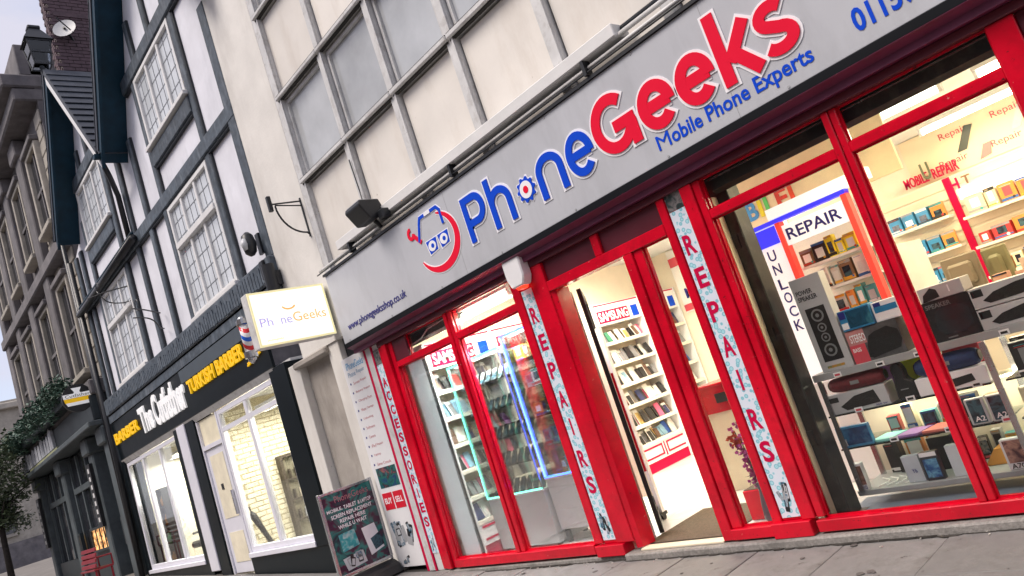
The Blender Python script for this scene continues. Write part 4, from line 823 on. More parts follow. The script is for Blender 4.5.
text('lettering', 'MOBILE', crims, sw_, -3.06, -2.79, 2.44, 2.56, XZ, 4.91, .02, .01); text('lettering', 'REPAIR', crims, sw_, -2.74, -2.46, 2.44, 2.56, XZ, 4.91, .02, .01); text('letter', 'U', mat('olive letter', (.12, .13, .07), .5), sw_, -2.83, -2.74, 2.46, 2.66, XZ, 4.88, .02, .02); text('lettering', 'H', crims, sw_, -2.62, -2.52, 2.22, 2.36, XZ, 4.87, .01, .02); text('lettering', 'T', mat('brown letter', (.2, .1, .05), .5), sw_, -2.48, -2.39, 2.25, 2.35, XZ, 4.87, .01, .02)
for zi, z in enumerate((1.90, 1.55, 1.20)):
    x = -2.52
    for k in range(9):
        w = random.uniform(.10, .2); c = random.choice(['cream', 'orange', 'red', 'white', 'brown', 'cream', 'orange']); carton(x, x+w, 4.78, 4.86, z, z+random.uniform(.13, .22), KM[c], f'{c} accessory box, {ORD[k]} right of the red upright, {["top","middle","lower"][zi]} back wall shelf', 'boxes on the back wall shelves', prints=((.25, .75, .3, .8, random.choice([slabpic, pk, outl])),)); x += w+.02
    x = -3.36
    for k in range(4):
        carton(x, x+.14, 4.78, 4.86, z+.09, z+.09+.18, bl if k < 3 else KM['orange'], f'{"blue" if k < 3 else "orange"} accessory pack, {ORD[k]} from left, {["top","middle","lower"][zi]} shelf left of the red upright', 'packs left of the red upright', prints=((.2, .8, .2, .55, outl if k == 1 else slabpic),)); x += .16
rb = thing('red_band_board', 'cream poster board with red bands in the back left corner', 'poster', (-6.0, 4.97, 2.2)); box('board', bannerw, rb, -6.60, -4.6, 4.96, 4.999, 2.0, 2.98); box('band', pk, rb, -6.60, -4.6, 4.954, 4.959, 2.72, 2.86); box('band', pk, rb, -6.60, -4.6, 4.954, 4.959, 2.02, 2.12)
text('lettering', 'MOBILE', navy, rb, -6.5, -5.6, 2.2, 2.36, XZ, 4.953, .002, .01)

# ---------------------------------------------------------------- timber framed building
tb = thing('timber_framed_building', 'tall black and white timber framed building with two gables above the barber shop', 'building', (-14, .3, .4))
BY = .065                                   # plaster plane; timbers stand proud of it
A1 = (-11.27, 11.55); A2 = (-15.85, 11.05); VL = (-13.75, 8.12)
MB().prism([(-18.55, 3.9), (-9.14, 3.9), (-9.14, 8.30), (-11.27, 11.4), (-13.75, 8.0), (-15.85, 10.9), (-17.95, 8.1), (-18.55, 7.9)], XZ, BY, .5).build('wall', plaster, tb)
edgem = mat('black timber edge shadow', (.012, .016, .022), .6, var=.3)  # black strips along posts and beams paint in their shadow lines
def post(x, z0, z1, w=.17, y=.0):
    y += random.uniform(0, .012); tl = random.uniform(-.012, .012); x += random.uniform(-.008, .008); a, b = x-w/2, x+w/2; y1 = BY+.01
    vs = [(a, y, z0), (b, y, z0), (b, y1, z0), (a, y1, z0), (a+tl, y, z1), (b+tl, y, z1), (b+tl, y1, z1), (a+tl, y1, z1)]
    q = MB(); q.v = vs; q.f = [(3, 2, 1, 0), (4, 5, 6, 7), (0, 1, 5, 4), (1, 2, 6, 5), (2, 3, 7, 6), (3, 0, 4, 7)]
    o = q.build('post', timber, tb, .016); e = MB()
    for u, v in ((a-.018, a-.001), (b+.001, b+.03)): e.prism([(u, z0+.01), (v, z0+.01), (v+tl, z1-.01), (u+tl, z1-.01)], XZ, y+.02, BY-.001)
    e.build('edge_shadow', edgem, o); return o
def beam(x0, x1, z0, z1, y=-.02):
    o = box('beam', timber, tb, x0, x1, y, BY+.012, z0, z1, .016); box('edge_shadow', edgem, o, x0+.02, x1-.02, y+.03, BY-.001, z0-.03, z0-.001); return o
# horizontal beams
beam(-12.95, -9.62, 8.94, 9.20); beam(-17.25, -14.5, 8.94, 9.20)
beam(-18.5, -9.12, 6.52, 6.76); beam(-12.40, -10.40, 7.27, 7.55); beam(-17.22, -15.22, 7.27, 7.55)
beam(-18.5, -9.12, 4.10, 4.44, -.10)
# posts
post(-9.24, 4.44, 8.35, .24, -.015); 
for x in (-10.33, -12.47, -13.36, -14.27, -15.13, -17.28): post(x, 4.44, 6.52); post(x, 6.76, 8.94 if x > -12.9 or -17 < x < -14.6 else (8.3 if x > -14.2 or x < -15 else 8.5))
for x in (-18.0, -18.45): post(x, 4.44, 6.52); post(x, 6.76, 7.85)
for x in (-10.47, -11.3, -12.14): post(x, 9.20, max(9.3, 11.3-abs(x+11.27)*1.45-.1), .14)
for x in (-15.0, -15.85, -16.6): post(x, 9.20, 10.8-abs(x+15.85)*1.4-.1, .14)
# windows
def lead_window(x0, x1, z0, z1, ztr, n):
    w = link('window', MB().box(x0+.05, x1-.05, .05, .06, z0+.05, z1-.05).me('window'), leadglass, tb)
    MB().box(x0, x0+.07, .0, .09, z0, z1).box(x1-.07, x1, .0, .09, z0, z1).box(x0+.07, x1-.07, .0, .09, z0, z0+.07).box(x0+.07, x1-.07, .0, .09, z1-.07, z1).build('frame', white, w, .006)
    box('sill', white, w, x0-.05, x1+.05, -.07, .09, z0-.07, z0-.002, .008)
    if ztr: box('transom', white, w, x0+.07, x1-.07, -.03, .09, ztr-.05, ztr+.05, .008)
    for k in range(1, n):
        x = x0+(x1-x0)*k/n; box('mullion', white, w, x-.035, x+.035, .01, .085, z0+.07, z1-.07, .006)
    m = MB(); 
    for k in range(n):
        a = x0+(x1-x0)*k/n; b = a+(x1-x0)/n
        for q in range(1, 3): m.box(a+(b-a)*q/3-.006, a+(b-a)*q/3+.006, .044, .0495, z0+.07, z1-.07)
    z = z0+.3
    while z < z1-.1: m.box(x0+.07, x1-.07, .0445, .049, z-.006, z+.006); z += .27
    stuff(m.build('lead_cames', leadm, w))
lead_window(-12.37, -10.43, 7.64, 8.92, None, 3); lead_window(-12.37, -10.43, 4.52, 6.48, 5.76, 3)
lead_window(-17.18, -15.23, 7.64, 8.92, None, 3); lead_window(-17.18, -15.23, 4.52, 6.48, 5.76, 3)
# roofs with bargeboards
def gable(ap, l, r, nm):
    for e in (l, r):
        d = Vector((e[0]-ap[0], e[1]-ap[1])).normalized(); n = Vector((-d.y, d.x)); n = n if n.y > 0 else -n
        q = [Vector(ap), Vector(e)]; t0 = .10
        MB().prism([tuple(q[0]), tuple(q[1]), tuple(q[1]-Vector((0, .20))), tuple(q[0]-Vector((0, .24)))], XZ, -.40, -.34).build('bargeboard', timberd if e is l else white, tb)
        MB().prism([tuple(q[0]-Vector((0, .02))), tuple(q[1]-Vector((0, .02))), tuple(q[1]-Vector((0, .10))), tuple(q[0]-Vector((0, .12)))], XZ, -.339, .5).build('roof_soffit', timberd, tb)
        roof = MB().prism([tuple(q[0]+n*.01), tuple(q[1]+n*.01), tuple(q[1]+n*.09), tuple(q[0]+n*.12)], XZ, -.42, 5).build('roof', slate, tb)
        ln = (q[1]-q[0]).length; m = MB()
        k = 0
        while k*.26 < ln-.1:
            p = q[0]+d*(k*.26); m.prism([tuple(p+n*.10), tuple(p+d*.27+n*.115), tuple(p+d*.27+n*.135), tuple(p+n*.105)], XZ, -.43, 5); k += 1
        stuff(m.build('slate_courses', slate, roof))
gable(A1, VL, (-8.92, 8.42), 'near'); gable(A2, (-17.95, 8.12), VL, 'far')
MB().prism(arc(0, 0, .08, .08, 180, 360, 8), lambda u, v, d: (VL[0]+u, d, VL[1]+.05+v), -.5, 1).build('valley_gutter', timberd, tb)
MB().tube([(-13.78, -.36, 8.0), (-13.95, -.25, 7.85), (-14.31, -.07, 7.6), (-14.33, -.06, 6.72)], .05, 10).build('downpipe', blkm, tb, smooth=True)
MB().tube([(-14.0, -.10, 6.62), (-18.7, -.10, 6.56)], .075, 10).build('drain_pipe', blkm, tb, smooth=True); MB().tube([(-14.0, -.10, 6.72), (-18.7, -.10, 6.68)], .03, 8).build('drain_pipe', timberd, tb, smooth=True)
MB().tube([(-18.62, -.08, 7.8), (-18.62, -.08, 3.2), (-18.62, -.12, .5)], .06, 10).build('downpipe', blkm, tb, smooth=True); MB().tube([(-18.80, -.08, 8.4), (-18.80, -.08, .5)], .05, 10).build('downpipe', blkm, tb, smooth=True)
for x0, z, s in ((-13.9, 5.1, 1), (-15.3, 6.1, -1)):      # wrought iron scroll brackets
    m = MB().tube([(x0, 0, z), (x0+.3*s, -.35, z+.02), (x0+.55*s, -.6, z)], .014, 6); m.tube([(x0, 0, z-.3)]+[(x0+.1*s+.25*s*math.sin(a/8*3.1), -.1-.4*a/8, z-.3+.25*a/8) for a in range(9)], .012, 6); m.tube([(x0+.3*s+.1*math.cos(a*.6), -.45, z+.12+.1*math.sin(a*.6)) for a in range(10)], .01, 6); m.build('scroll_bracket', blkm, tb)
m = MB(); 
for k in range(90): x = -9.3-k*.10; m.box(x-.04, x+.04, -.112, -.101, 4.12+random.uniform(0, .02), 4.40-random.uniform(0, .12))
stuff(m.build('carved_frieze', timber, tb))
box('frieze_board', timber, tb, -18.5, -9.14, -.07, .3, 3.92, 4.099)
# chimney and its things
ch = thing('brick_chimney', 'massive dark red brick chimney stack rising behind the far gable', 'chimney', (-17.3, .8, 9))
box('stack', mortar, ch, -17.55, -17.02, .34, 1.30, 9.4, 15.0)
MB().prism([(-17.62, 13.3), (-16.98, 13.3), (-17.03, 13.6), (-17.56, 13.6)], XZ, .40, 1.24).build('shoulder', brickm, ch)
stuffb = MB()
for r in range(60):
    z = 9.6+.09*r
    for k in range(5):
        x = -17.42+.25*k+(.125 if r % 2 else 0)
        if x < -17.1: stuffb.box(x-.118, x+.118, .32, .35, z-.038, z+.038)
    for k in range(4):
        y = .46+.25*k+(-.1 if r % 2 else 0)
        stuffb.box(-17.03, -17.0, y-.118, y+.118, z-.038, z+.038)
stuff(stuffb.build('brick', brickm, ch)); box('corbel', brickm, ch, -17.65, -16.93, .26, 1.38, 14.6, 14.9); box('flashing', slate, ch, -17.65, -16.95, .28, 1.36, 9.4, 9.6)
dsh = thing('satellite_dish', 'grey satellite dish fixed to the brick chimney', 'satellite dish', (-16.8, .5, 12.5))
c = Vector((-16.75, .48, 12.85)); ax = Vector((.75, -.6, .3)).normalized(); u = ax.orthogonal().normalized(); v = ax.cross(u); q = MB()
for i in range(5):
    for k in range(20):
        r = .25*i/4; p = c+u*r*math.cos(k*math.pi/10)+v*r*math.sin(k*math.pi/10)*1.1+ax*(.5*r*r-.05); q.v.append(tuple(p))
for i in range(4):
    for k in range(20): q.f.append((i*20+k, i*20+(k+1) % 20, (i+1)*20+(k+1) % 20, (i+1)*20+k))
q.build('dish', greyd, dsh, smooth=True); MB().tube([tuple(c), tuple(c-ax*.3), (-17.02, .7, 12.7)], .03).build('mount', blkm, dsh); MB().tube([tuple(c-v*.22), tuple(c+ax*.3)], .015).build('arm', blkm, dsh)
# lantern over the far gable
ln_ = thing('roof_lantern', 'dark glazed square lantern standing over the far gable peak', 'lantern', (-16.0, -.36, 10.9))
LX, LY, LZ = -16.0, -.36, 11.32; a0, a1 = .15, .22
for sx in (-1, 1):
    for sy in (-1, 1): MB().tube([(LX+sx*a0, LY+sy*a0, LZ), (LX+sx*a1, LY+sy*a1, LZ+.52)], .018, 6).build('corner_bar', blkm, ln_)
q = MB(); b0 = [(-a0, -a0), (a0, -a0), (a0, a0), (-a0, a0)]
for i in range(4):
    p0, p1 = b0[i], b0[(i+1) % 4]; n0 = len(q.v); k = a1/a0
    q.v += [(LX+p0[0], LY+p0[1], LZ), (LX+p1[0], LY+p1[1], LZ), (LX+p1[0]*k, LY+p1[1]*k, LZ+.52), (LX+p0[0]*k, LY+p0[1]*k, LZ+.52)]; q.f.append((n0, n0+1, n0+2, n0+3))
q.build('pane', glass('lantern glass', (.75, .8, .85), refl=1.5), ln_)
for z, a in ((0, a0), (.26, .185), (.52, a1)):
    MB().box(LX-a-.016, LX+a+.016, LY-a-.016, LY-a+.0, LZ+z-.016, LZ+z+.016).box(LX-a-.016, LX+a+.016, LY+a, LY+a+.016, LZ+z-.016, LZ+z+.016).box(LX-a-.016, LX-a, LY-a, LY+a, LZ+z-.016, LZ+z+.016).box(LX+a, LX+a+.016, LY-a, LY+a, LZ+z-.016, LZ+z+.016).build('rail', blkm, ln_)
q = MB(); q.v = [(LX-.27, LY-.27, LZ+.54), (LX+.27, LY-.27, LZ+.54), (LX+.27, LY+.27, LZ+.54), (LX-.27, LY+.27, LZ+.54), (LX-.10, LY-.10, LZ+.86), (LX+.10, LY-.10, LZ+.86), (LX+.10, LY+.10, LZ+.86), (LX-.10, LY+.10, LZ+.86)]; q.f = [(0, 1, 5, 4), (1, 2, 6, 5), (2, 3, 7, 6), (3, 0, 4, 7), (4, 5, 6, 7), (3, 2, 1, 0)]
q.build('cap', blkm, ln_); box('finial', blkm, ln_, LX-.12, LX+.12, LY-.12, LY+.12, LZ+.86, LZ+.94, .02); MB().tube([(LX, LY, LZ-.45), (LX, LY, LZ+.01)], .05).build('stem', blkm, ln_)

# ---------------------------------------------------------------- barber shopfront under the timber building
bs_ = thing('barber_shopfront', 'black barber shopfront with white window frames and yellow and white lettering', 'shopfront', (-14, 0, .35))
MB().prism([(.02, 3.06), (-.02, 3.08), (-.05, 3.90), (.02, 3.91)], YZ, -18.5, -10.02).build('fascia', fasciab, bs_)
MB().prism([(-.056, 3.68), (-.062, 3.90), (-.052, 3.90), (-.045, 3.68)], YZ, -13.6, -10.05).build('fascia_panel', fasciag, bs_)
FY = lambda u, v, d: (u, -.163-(v-3.1)*.05+d, v)
def ftext(s, m, u0, u1, v0, v1): 
    o = text('lettering', s, m, bs_, u0, u1, v0, v1, XZ, -.0, .03, .03)
    for p in o.data.vertices: p.co.y += -.026-(p.co.z-3.08)*.037
ftext('TURKISH', yellow, -13.32, -12.02, 3.42, 3.66); ftext('BARBER', yellow, -11.90, -10.75, 3.42, 3.66); ftext('The', whitel, -16.36, -15.52, 3.28, 3.80); ftext('Cutfather', whitel, -15.42, -13.52, 3.26, 3.86); ftext('BARBER', yellow, -18.42, -16.52, 3.42, 3.66)
for k in range(2): MB().ribbon([(-10.75+.02*k, 3.28+.03*k), (-10.25, 3.36+.03*k), (-10.35, 3.42+.02*k)], .010, XZ, -.06, -.032).build('ornament', yellow, bs_)
wf = mat('white upvc', (.72, .72, .80), .35, var=.04)
MB().prism([(.0, 2.96), (-.06, 3.055), (.02, 3.055), (.06, 3.0)], YZ, -18.4, -10.02).build('head_strip', framew, bs_)
def shopwin(x0, x1, z0, z1, n, zt=None):
    w = link('window', MB().box(x0+.05, x1-.05, .04, .046, z0+.05, z1-.05).me('window'), glassm, bs_)
    MB().box(x0, x0+.08, .0, .08, z0, z1).box(x1-.08, x1, .0, .08, z0, z1).box(x0+.08, x1-.08, .0, .08, z0, z0+.09).box(x0+.08, x1-.08, .0, .08, z1-.08, z1).build('frame', wf, w, .006)
    for k in range(1, n): x = x0+(x1-x0)*k/n; box('mullion', wf, w, x-.05, x+.05, .005, .078, z0+.09, z1-.08, .006)
    if zt: box('transom', wf, w, x0+.08, x1-.08, .004, .079, zt-.035, zt+.035)
shopwin(-18.25, -14.72, .62, 2.95, 3); shopwin(-12.55, -10.18, .60, 2.95, 2, 2.62)
box('sill', wf, bs_, -18.3, -14.68, -.06, .08, .545, .619, .006); box('sill', wf, bs_, -12.58, -10.15, -.06, .08, .525, .599, .006)
box('stall_riser', fasciab, bs_, -18.5, -14.45, -.02, .3, .2, .544); box('stall_riser', fasciab, bs_, -12.62, -9.63, -.02, .3, .05, .524)
for a, b in ((-18.5, -18.26), (-14.71, -14.46), (-14.02, -13.56), (-10.17, -9.63)): box('post', fasciab, bs_, a, b, -.04, .3, .525 if a != -14.02 else .25, 3.05, .006)
box('pilaster', wf, bs_, -14.455, -14.025, -.06, .3, .4, 3.04, .01)
dr2 = box('door', wf, bs_, -13.5, -12.6, .02, .06, .30, 2.42, .004)
for z0, z1 in ((.48, .98), (1.22, 2.30)): box('door_pane', panel_e if 0 else mat('lit frosted pane %.1f' % z0, (.80, .74, .58), .4), dr2, -13.36, -12.74, .012, .0195, z0, z1)
box('handle', chrome, dr2, -12.72, -12.69, -.03, .012, 1.25, 1.65); box('letter_plate', blkm, dr2, -13.15, -13.05, .005, .0115, 1.7, 1.8)
box('door_frame', wf, bs_, -13.555, -13.501, -.01, .08, .28, 2.95); box('door_frame', wf, bs_, -12.599, -12.555, -.01, .08, .28, 2.95); box('door_transom', wf, bs_, -13.5, -12.6, -.01, .08, 2.43, 2.50); box('toplight', mat('lit toplight pane', (.80, .74, .56), .4), bs_, -13.5, -12.6, .03, .04, 2.50, 2.95)
# barber interior
biw = mat('barber cream wall', (.84, .80, .66), .6, var=.05)
sbox('barber_floor', grey, -18.5, -9.7, .30, 3.6, .2, .30); sbox('barber_ceiling', white, -18.5, -9.7, .10, 3.6, 3.05, 3.10); sbox('barber_wall_back', biw, -18.5, -9.7, 3.4, 3.6, .3, 3.05); sbox('barber_wall_right', biw, -9.8, -9.64, .31, 3.4, .3, 3.05); sbox('barber_wall_left', biw, -18.5, -18.3, .1, 3.4, .3, 3.05)
bw = sbox('barber_brick_wall', mat('cream mortar', (.55, .48, .32), .9), -12.95, -12.80, .10, 3.4, .3, 3.05)
bk = MB().box(-.01, .014, -.112, .112, -.034, .034).me('brick', .004); bk.materials.append(mat('cream painted brick', (.82, .76, .58), .6, var=.06, rnd=.06)); cnt = 0
for r in range(31):
    z = .36+.084*r
    for k in range(9):
        o = bpy.data.objects.new('brick', bk); COL.objects.link(o); o.parent = bw; o.location = (-12.80, .24+.238*k+(.119 if r % 2 else 0), z); cnt += 1
for k, (x, y) in enumerate(((-11.4, .55), (-11.4, 1.3))):
    t = tube_lamp(x-.8, x+.8, y, 2.74, f'{["front","rear"][k]} strip light in the right barber window', power=42, col=(1, .95, .84)); t['group'] = 'strip lights in the barber shop'
for k, (x, y) in enumerate(((-17.2, .9), (-15.4, .9))):
    t = tube_lamp(x-.8, x+.8, y, 2.8, f'{["left","right"][k]} strip light in the left barber window', power=80, col=(1, .95, .84)); t['group'] = 'strip lights in the barber shop'
oak = mat('dark oak frame', (.07, .055, .04), .5)
mf = thing('tall_mirror', 'tall dark framed cabinet standing by the brick wall in the right barber window', 'cabinet', (-12.6, 1.1, .3)); MB().box(-12.78, -12.62, .86, .91, .31, 1.95).box(-12.78, -12.62, 1.33, 1.38, .31, 1.95).box(-12.78, -12.62, .911, 1.329, 1.9, 1.95).box(-12.78, -12.62, .911, 1.329, .31, .45).build('frame', oak, mf); box('glass', mat('cabinet glass dark', (.25, .23, .17), .12), mf, -12.74, -12.72, .911, 1.329, .451, 1.899)
for z in (.8, 1.15, 1.5): box('shelf', oak, mf, -12.719, -12.63, .912, 1.328, z, z+.03)
for z in (.83, 1.18, 1.53):
    for y in (1.0, 1.12, 1.24): MB().tube([(-12.67, y, z+.001), (-12.67, y, z+.16)], .03, 8).build('jar', random.choice([oak, grey, cream]), mf)
um = thing('folded_umbrella', 'dark folded umbrella leaning in the right barber window', 'umbrella', (-12.4, .25, .3)); MB().tube([(-12.5, .12, 1.22), (-12.5, .14, 1.14), (-12.48, .22, .9), (-12.45, .30, .64)], [.015, .06, .045, .04], 10).build('canopy', blkm, um, smooth=True); MB().tube([(-12.5, .105, 1.3), (-12.5, .12, 1.22)], .012).build('handle', blkm, um); MB().tube([(-12.45, .30, .66), (-12.44, .34, .31)], .01, 6).build('tip', blkm, um)
for k, x in enumerate((-16.9, -15.55)):
    t = thing('barber_chair', f'black padded barber chair with chrome base, {"left" if k == 0 else "right"} one in the left barber window', 'chair', (x, .9, .3), 'barber chairs')
    box('seat', blk, t, x-.28, x+.28, .55, 1.1, .78, .92, .04); box('backrest', blk, t, x-.26, x+.26, 1.10, 1.22, .93, 1.65, .04); box('headrest', blk, t, x-.15, x+.15, 1.10, 1.2, 1.69, 1.88, .03); MB().tube([(x, .8, .34), (x, .8, .78)], .06).build('column', chrome, t, smooth=True); MB().tube([(x, .8, .301), (x, .8, .34)], .3, 20).build('base', chrome, t)
    for sx in (-1, 1): box('armrest', blk, t, x+sx*.34-.04, x+sx*.34+.04, .65, 1.1, 1.05, 1.1, .02)
    box('footrest', chrome, t, x-.2, x+.2, .32, .45, .45, .48)
bsh = thing('bottle_shelf', 'tall dark shelf unit of barber bottles in the left window', 'shelf', (-17.7, .4, .3)); 
for x in (-17.95, -17.3): box('side', blkm, bsh, x, x+.03,   .25, .5, .3, 2.2)
for z in (.6, 1.0, 1.4, 1.8, 2.17): box('shelf', blkm, bsh, -17.92, -17.3,   .25, .5, z, z+.025)
for i, z in enumerate((.625, 1.025, 1.425, 1.825)):
    for k in range(4):
        x = -17.82+.14*k; c = random.choice([('green', (.03, .3, .08)), ('black', (.02, .02, .02)), ('amber', (.35, .15, .02)), ('white', (.7, .7, .7))])
        o = MB().tube([(x, .36, z+.001), (x, .36, z+.14), (x, .36, z+.17), (x, .36, z+.22)], [.04, .04, .015, .015], 10).build('bottle', mat('%s bottle %d%d' % (c[0], i, k), c[1], .2), None, smooth=True); tag(o, f'{c[0]} barber bottle, {ORD[k]} from left, {["lowest","second","third","top"][i]} shelf in the barber window', 'bottle', 'bottles on the barber shelf')

# ---------------------------------------------------------------- projecting things on the facades
hs = thing('projecting_sign', 'white lit projecting box sign with faded shop name hanging over the pavement', 'sign', (-8.1, -.5, 3.0))
HX = -8.05
box('box', framew, hs, HX-.16, HX-.004, -1.03, -.04, 3.00, 3.66, .006)
box('face', signface, hs, HX-.0035, HX+.004, -1.00, -.07, 3.03, 3.63); 
for a in ((-1.025, -1.0, 3.005, 3.655), (-.07, -.045, 3.005, 3.655), (-1.0, -.07, 3.005, 3.03), (-1.0, -.07, 3.63, 3.655)): box('edge_trim', signyel, hs, HX-.0035, HX+.008, *a)
paleb = mat('faded lilac print', (.36, .33, .62), .5, emit=(.36, .33, .62), est=.35); paleo = mat('faded orange print', (.80, .36, .10), .5, emit=(.8, .36, .1), est=.4); faint = mat('faint grey print', (.62, .62, .72), .5, emit=(.62, .62, .72), est=.6)
text('lettering', 'Ph', paleb, hs, -.955, -.80, 3.235, 3.34, YZ, HX+.0045, .001, 0); text('lettering', 'ne', paleb, hs, -.70, -.56, 3.235, 3.31, YZ, HX+.0045, .001, 0); text('lettering', 'Geeks', paleo, hs, -.54, -.11, 3.24, 3.355, YZ, HX+.0045, .001, 0)
MB().prism(arc(-.75, 3.27, .03, .035, 0, 330, 11), YZ, HX+.0042, HX+.0055).build('gear', faint, hs)
MB().ribbon(arc(-.56, 3.46, .085, .055, 200, 340, 10), .010, YZ, HX+.0042, HX+.0055).build('smile', paleo, hs); MB().ribbon([(-.66, 3.50), (-.63, 3.57), (-.49, 3.57), (-.47, 3.50)], .007, YZ, HX+.0042, HX+.0055).build('phone_outline', faint, hs)
[text('lettering', w_, faint, hs, a_, b_, 3.135, 3.20, YZ, HX+.0045, .001, 0) for w_, a_, b_ in (('Mobile', -.93, -.70), ('Phone', -.66, -.46), ('Experts', -.42, -.13))]; text('lettering', 'phonegeeks', mat('yellow print', (.75, .6, .1), .5, emit=(.75, .6, .1), est=.4), hs, -.92, -.72, 3.055, 3.085, YZ, HX+.0045, .001, 0)
for z in (3.15, 3.5): box('wall_bracket', blkm, hs, HX-.11, HX-.05, -.04, -.002, z-.03, z+.03)
bp = thing('barber_pole', 'small red white and blue striped barber pole in front of the barber fascia', 'barber pole', (-9.55, -.5, 3.2))
pm = bpy.data.materials.new('barber stripes'); pm.use_nodes = True; N = pm.node_tree.nodes; L = pm.node_tree.links
t_ = N.new('ShaderNodeTexCoord'); sp = N.new('ShaderNodeSeparateXYZ'); L.new(t_.outputs['Object'], sp.inputs[0])
a_ = N.new('ShaderNodeMath'); a_.operation = 'MULTIPLY_ADD'; a_.inputs[1].default_value = 1.0; L.new(sp.outputs['X'], a_.inputs[0]); L.new(sp.outputs['Z'], a_.inputs[2])
b_ = N.new('ShaderNodeMath'); b_.operation = 'MULTIPLY'; b_.inputs[1].default_value = 4.2; L.new(a_.outputs[0], b_.inputs[0]); f2 = N.new('ShaderNodeMath'); f2.operation = 'FRACT'; L.new(b_.outputs[0], f2.inputs[0])
rp = N.new('ShaderNodeValToRGB'); rp.color_ramp.interpolation = 'CONSTANT'; e = rp.color_ramp.elements; e[0].color = (.75, .03, .04, 1); e[1].position = .25; e[1].color = (.8, .8, .8, 1); k = e.new(.5); k.color = (.02, .12, .6, 1); k = e.new(.75); k.color = (.8, .8, .8, 1)
L.new(f2.outputs[0], rp.inputs[0]); L.new(rp.outputs[0], N['Principled BSDF'].inputs['Base Color']); N['Principled BSDF'].inputs['Roughness'].default_value = .2
PX, PY = -9.52, -.5
MB().tube([(PX, PY, 3.26), (PX, PY, 3.64)], .065, 18).build('striped_cylinder', pm, bp, smooth=True)
for z0, z1 in ((3.64, 3.70), (3.18, 3.26)): MB().tube([(PX, PY, z0), (PX, PY, z1)], .085, 18).build('cap', chrome, bp)
MB().tube([(PX, PY, 3.70), (PX, PY, 3.73), (PX, PY, 3.76)], [.07, .055, .02], 16).build('dome', chrome, bp, smooth=True); MB().tube([(PX, PY, 3.18), (PX, PY, 3.14), (PX, PY, 3.10)], [.06, .055, .02], 16).build('dome', chrome, bp, smooth=True); box('arm', chrome, bp, PX-.03, PX+.03, PY+.08, -.02, 3.66, 3.70)
wl = thing('oval_wall_lamp', 'dark oval bulkhead lamp on the corner of the timber building', 'lamp', (-9.35, -.2, 4.6))
MB().tube([(-9.40, -.16, 4.54), (-9.40, -.17, 4.59), (-9.40, -.17, 4.71), (-9.40, -.17, 4.83), (-9.40, -.16, 4.88)], [.03, .08, .10, .08, .03], 14).build('housing', blkm, wl, smooth=True); MB().tube([(-9.37, -.24, 4.62), (-9.37, -.25, 4.70), (-9.37, -.24, 4.78)], [.03, .055, .03], 12).build('lens', grey, wl, smooth=True); box('mount', blkm, wl, -9.45, -9.35, -.04, -.0, 4.55, 4.85)
sp_ = thing('wall_speaker', 'black cylinder wall speaker below the oval lamp', 'speaker', (-9.1, -.2, 4.1)); MB().tube([(-9.12, -.14, 3.86), (-9.12, -.14, 4.30)], .085, 16).build('body', blkm, sp_); box('bracket', blkm, sp_, -9.13, -9.07, -.08, .0, 4.0, 4.2); box('cable_box', blkm, sp_, -9.36, -9.24, -.14, -.03, 4.16, 4.42, .01)
br = thing('iron_bracket', 'empty black wrought iron sign bracket on the cream pier', 'bracket', (-8.03, -.02, 4.3)); bx_ = -8.06
box('wall_plate', blkm, br, bx_-.012, bx_+.012, -.014, -.001, 4.28, 4.80)
MB().tube([(bx_, -.015, 4.76), (bx_, -.42, 4.735)], .011, 8).build('arm', blkm, br); MB().tube([(bx_, -.015, 4.70), (bx_, -.36, 4.72)], .009, 8).build('arm', blkm, br); MB().tube([(bx_, -.015, 4.32)]+[(bx_, -.03-.33*math.sin(a*math.pi/20), 4.34+.37*(1-math.cos(a*math.pi/20))) for a in range(11)], .012, 8).build('curved_stay', blkm, br); box('end_block', blkm, br, bx_-.025, bx_+.025, -.45, -.40, 4.64, 4.84, .006)
fd = thing('flood_light', 'black floodlight housing on the ledge above the sign', 'lamp', (-6.35, -.25, 3.7))
MB().prism([(-.46, 3.94), (-.44, 3.99), (-.20, 3.99), (-.16, 3.87), (-.24, 3.79), (-.36, 3.78)], YZ, -6.50, -6.20).build('housing', blkm, fd, .01); MB().tube([(-6.35, -.22, 3.80), (-6.35, -.16, 3.72)], .025).build('stem', blkm, fd); box('lens', grey, fd, -6.48, -6.22, -.43, -.22, 3.991, 3.996); MB().tube([(-6.76, -.02, 4.7), (-6.74, -.02, 4.3), (-6.6, -.12, 4.05), (-6.50, -.25, 3.96)], .007, 6).build('cable', blkm, fd); box('knuckle', blkm, fd, -6.19, -6.08, -.28, -.18, 3.74, 3.84, .01)
# swing board on the pavement
ab = thing('pavement_sign', 'silver framed swing poster board about screen repairs standing on the pavement', 'pavement sign', (-8.3, -.4, .09)); AX = -8.28
for y in (-.735, -.045): box('frame', chrome, ab, AX-.02, AX+.02, y-.018, y+.018, .28, 1.235, .004)
for z in (.28, 1.215): box('frame', chrome, ab, AX-.02, AX+.02, -.717, -.063, z-.016, z+.016, .004)
box('poster', mosaic('dark teal poster print', [(.02, .06, .07), (.03, .02, .04), (.07, .015, .045), (.03, .22, .20), (.02, .03, .05), (.09, .02, .05)], 4.5, .25), ab, AX-.006, AX+.008, -.717, -.063, .296, 1.199)
for z, s, u0, u1 in ((.985, 'MOBILE,', -.69, -.49), (.985, 'TABLET', -.47, -.30), (.985, '& LAPTOP', -.28, -.10), (.915, 'SCREEN REPLACEMENT', -.655, -.11), (.85, 'REPAIR HERE', -.56, -.22), (.785, 'WHILE U WAIT', -.60, -.22)): text('lettering', s, outl, ab, u0, u1, z, z+.045, YZ, AX+.0085, .001, .02)
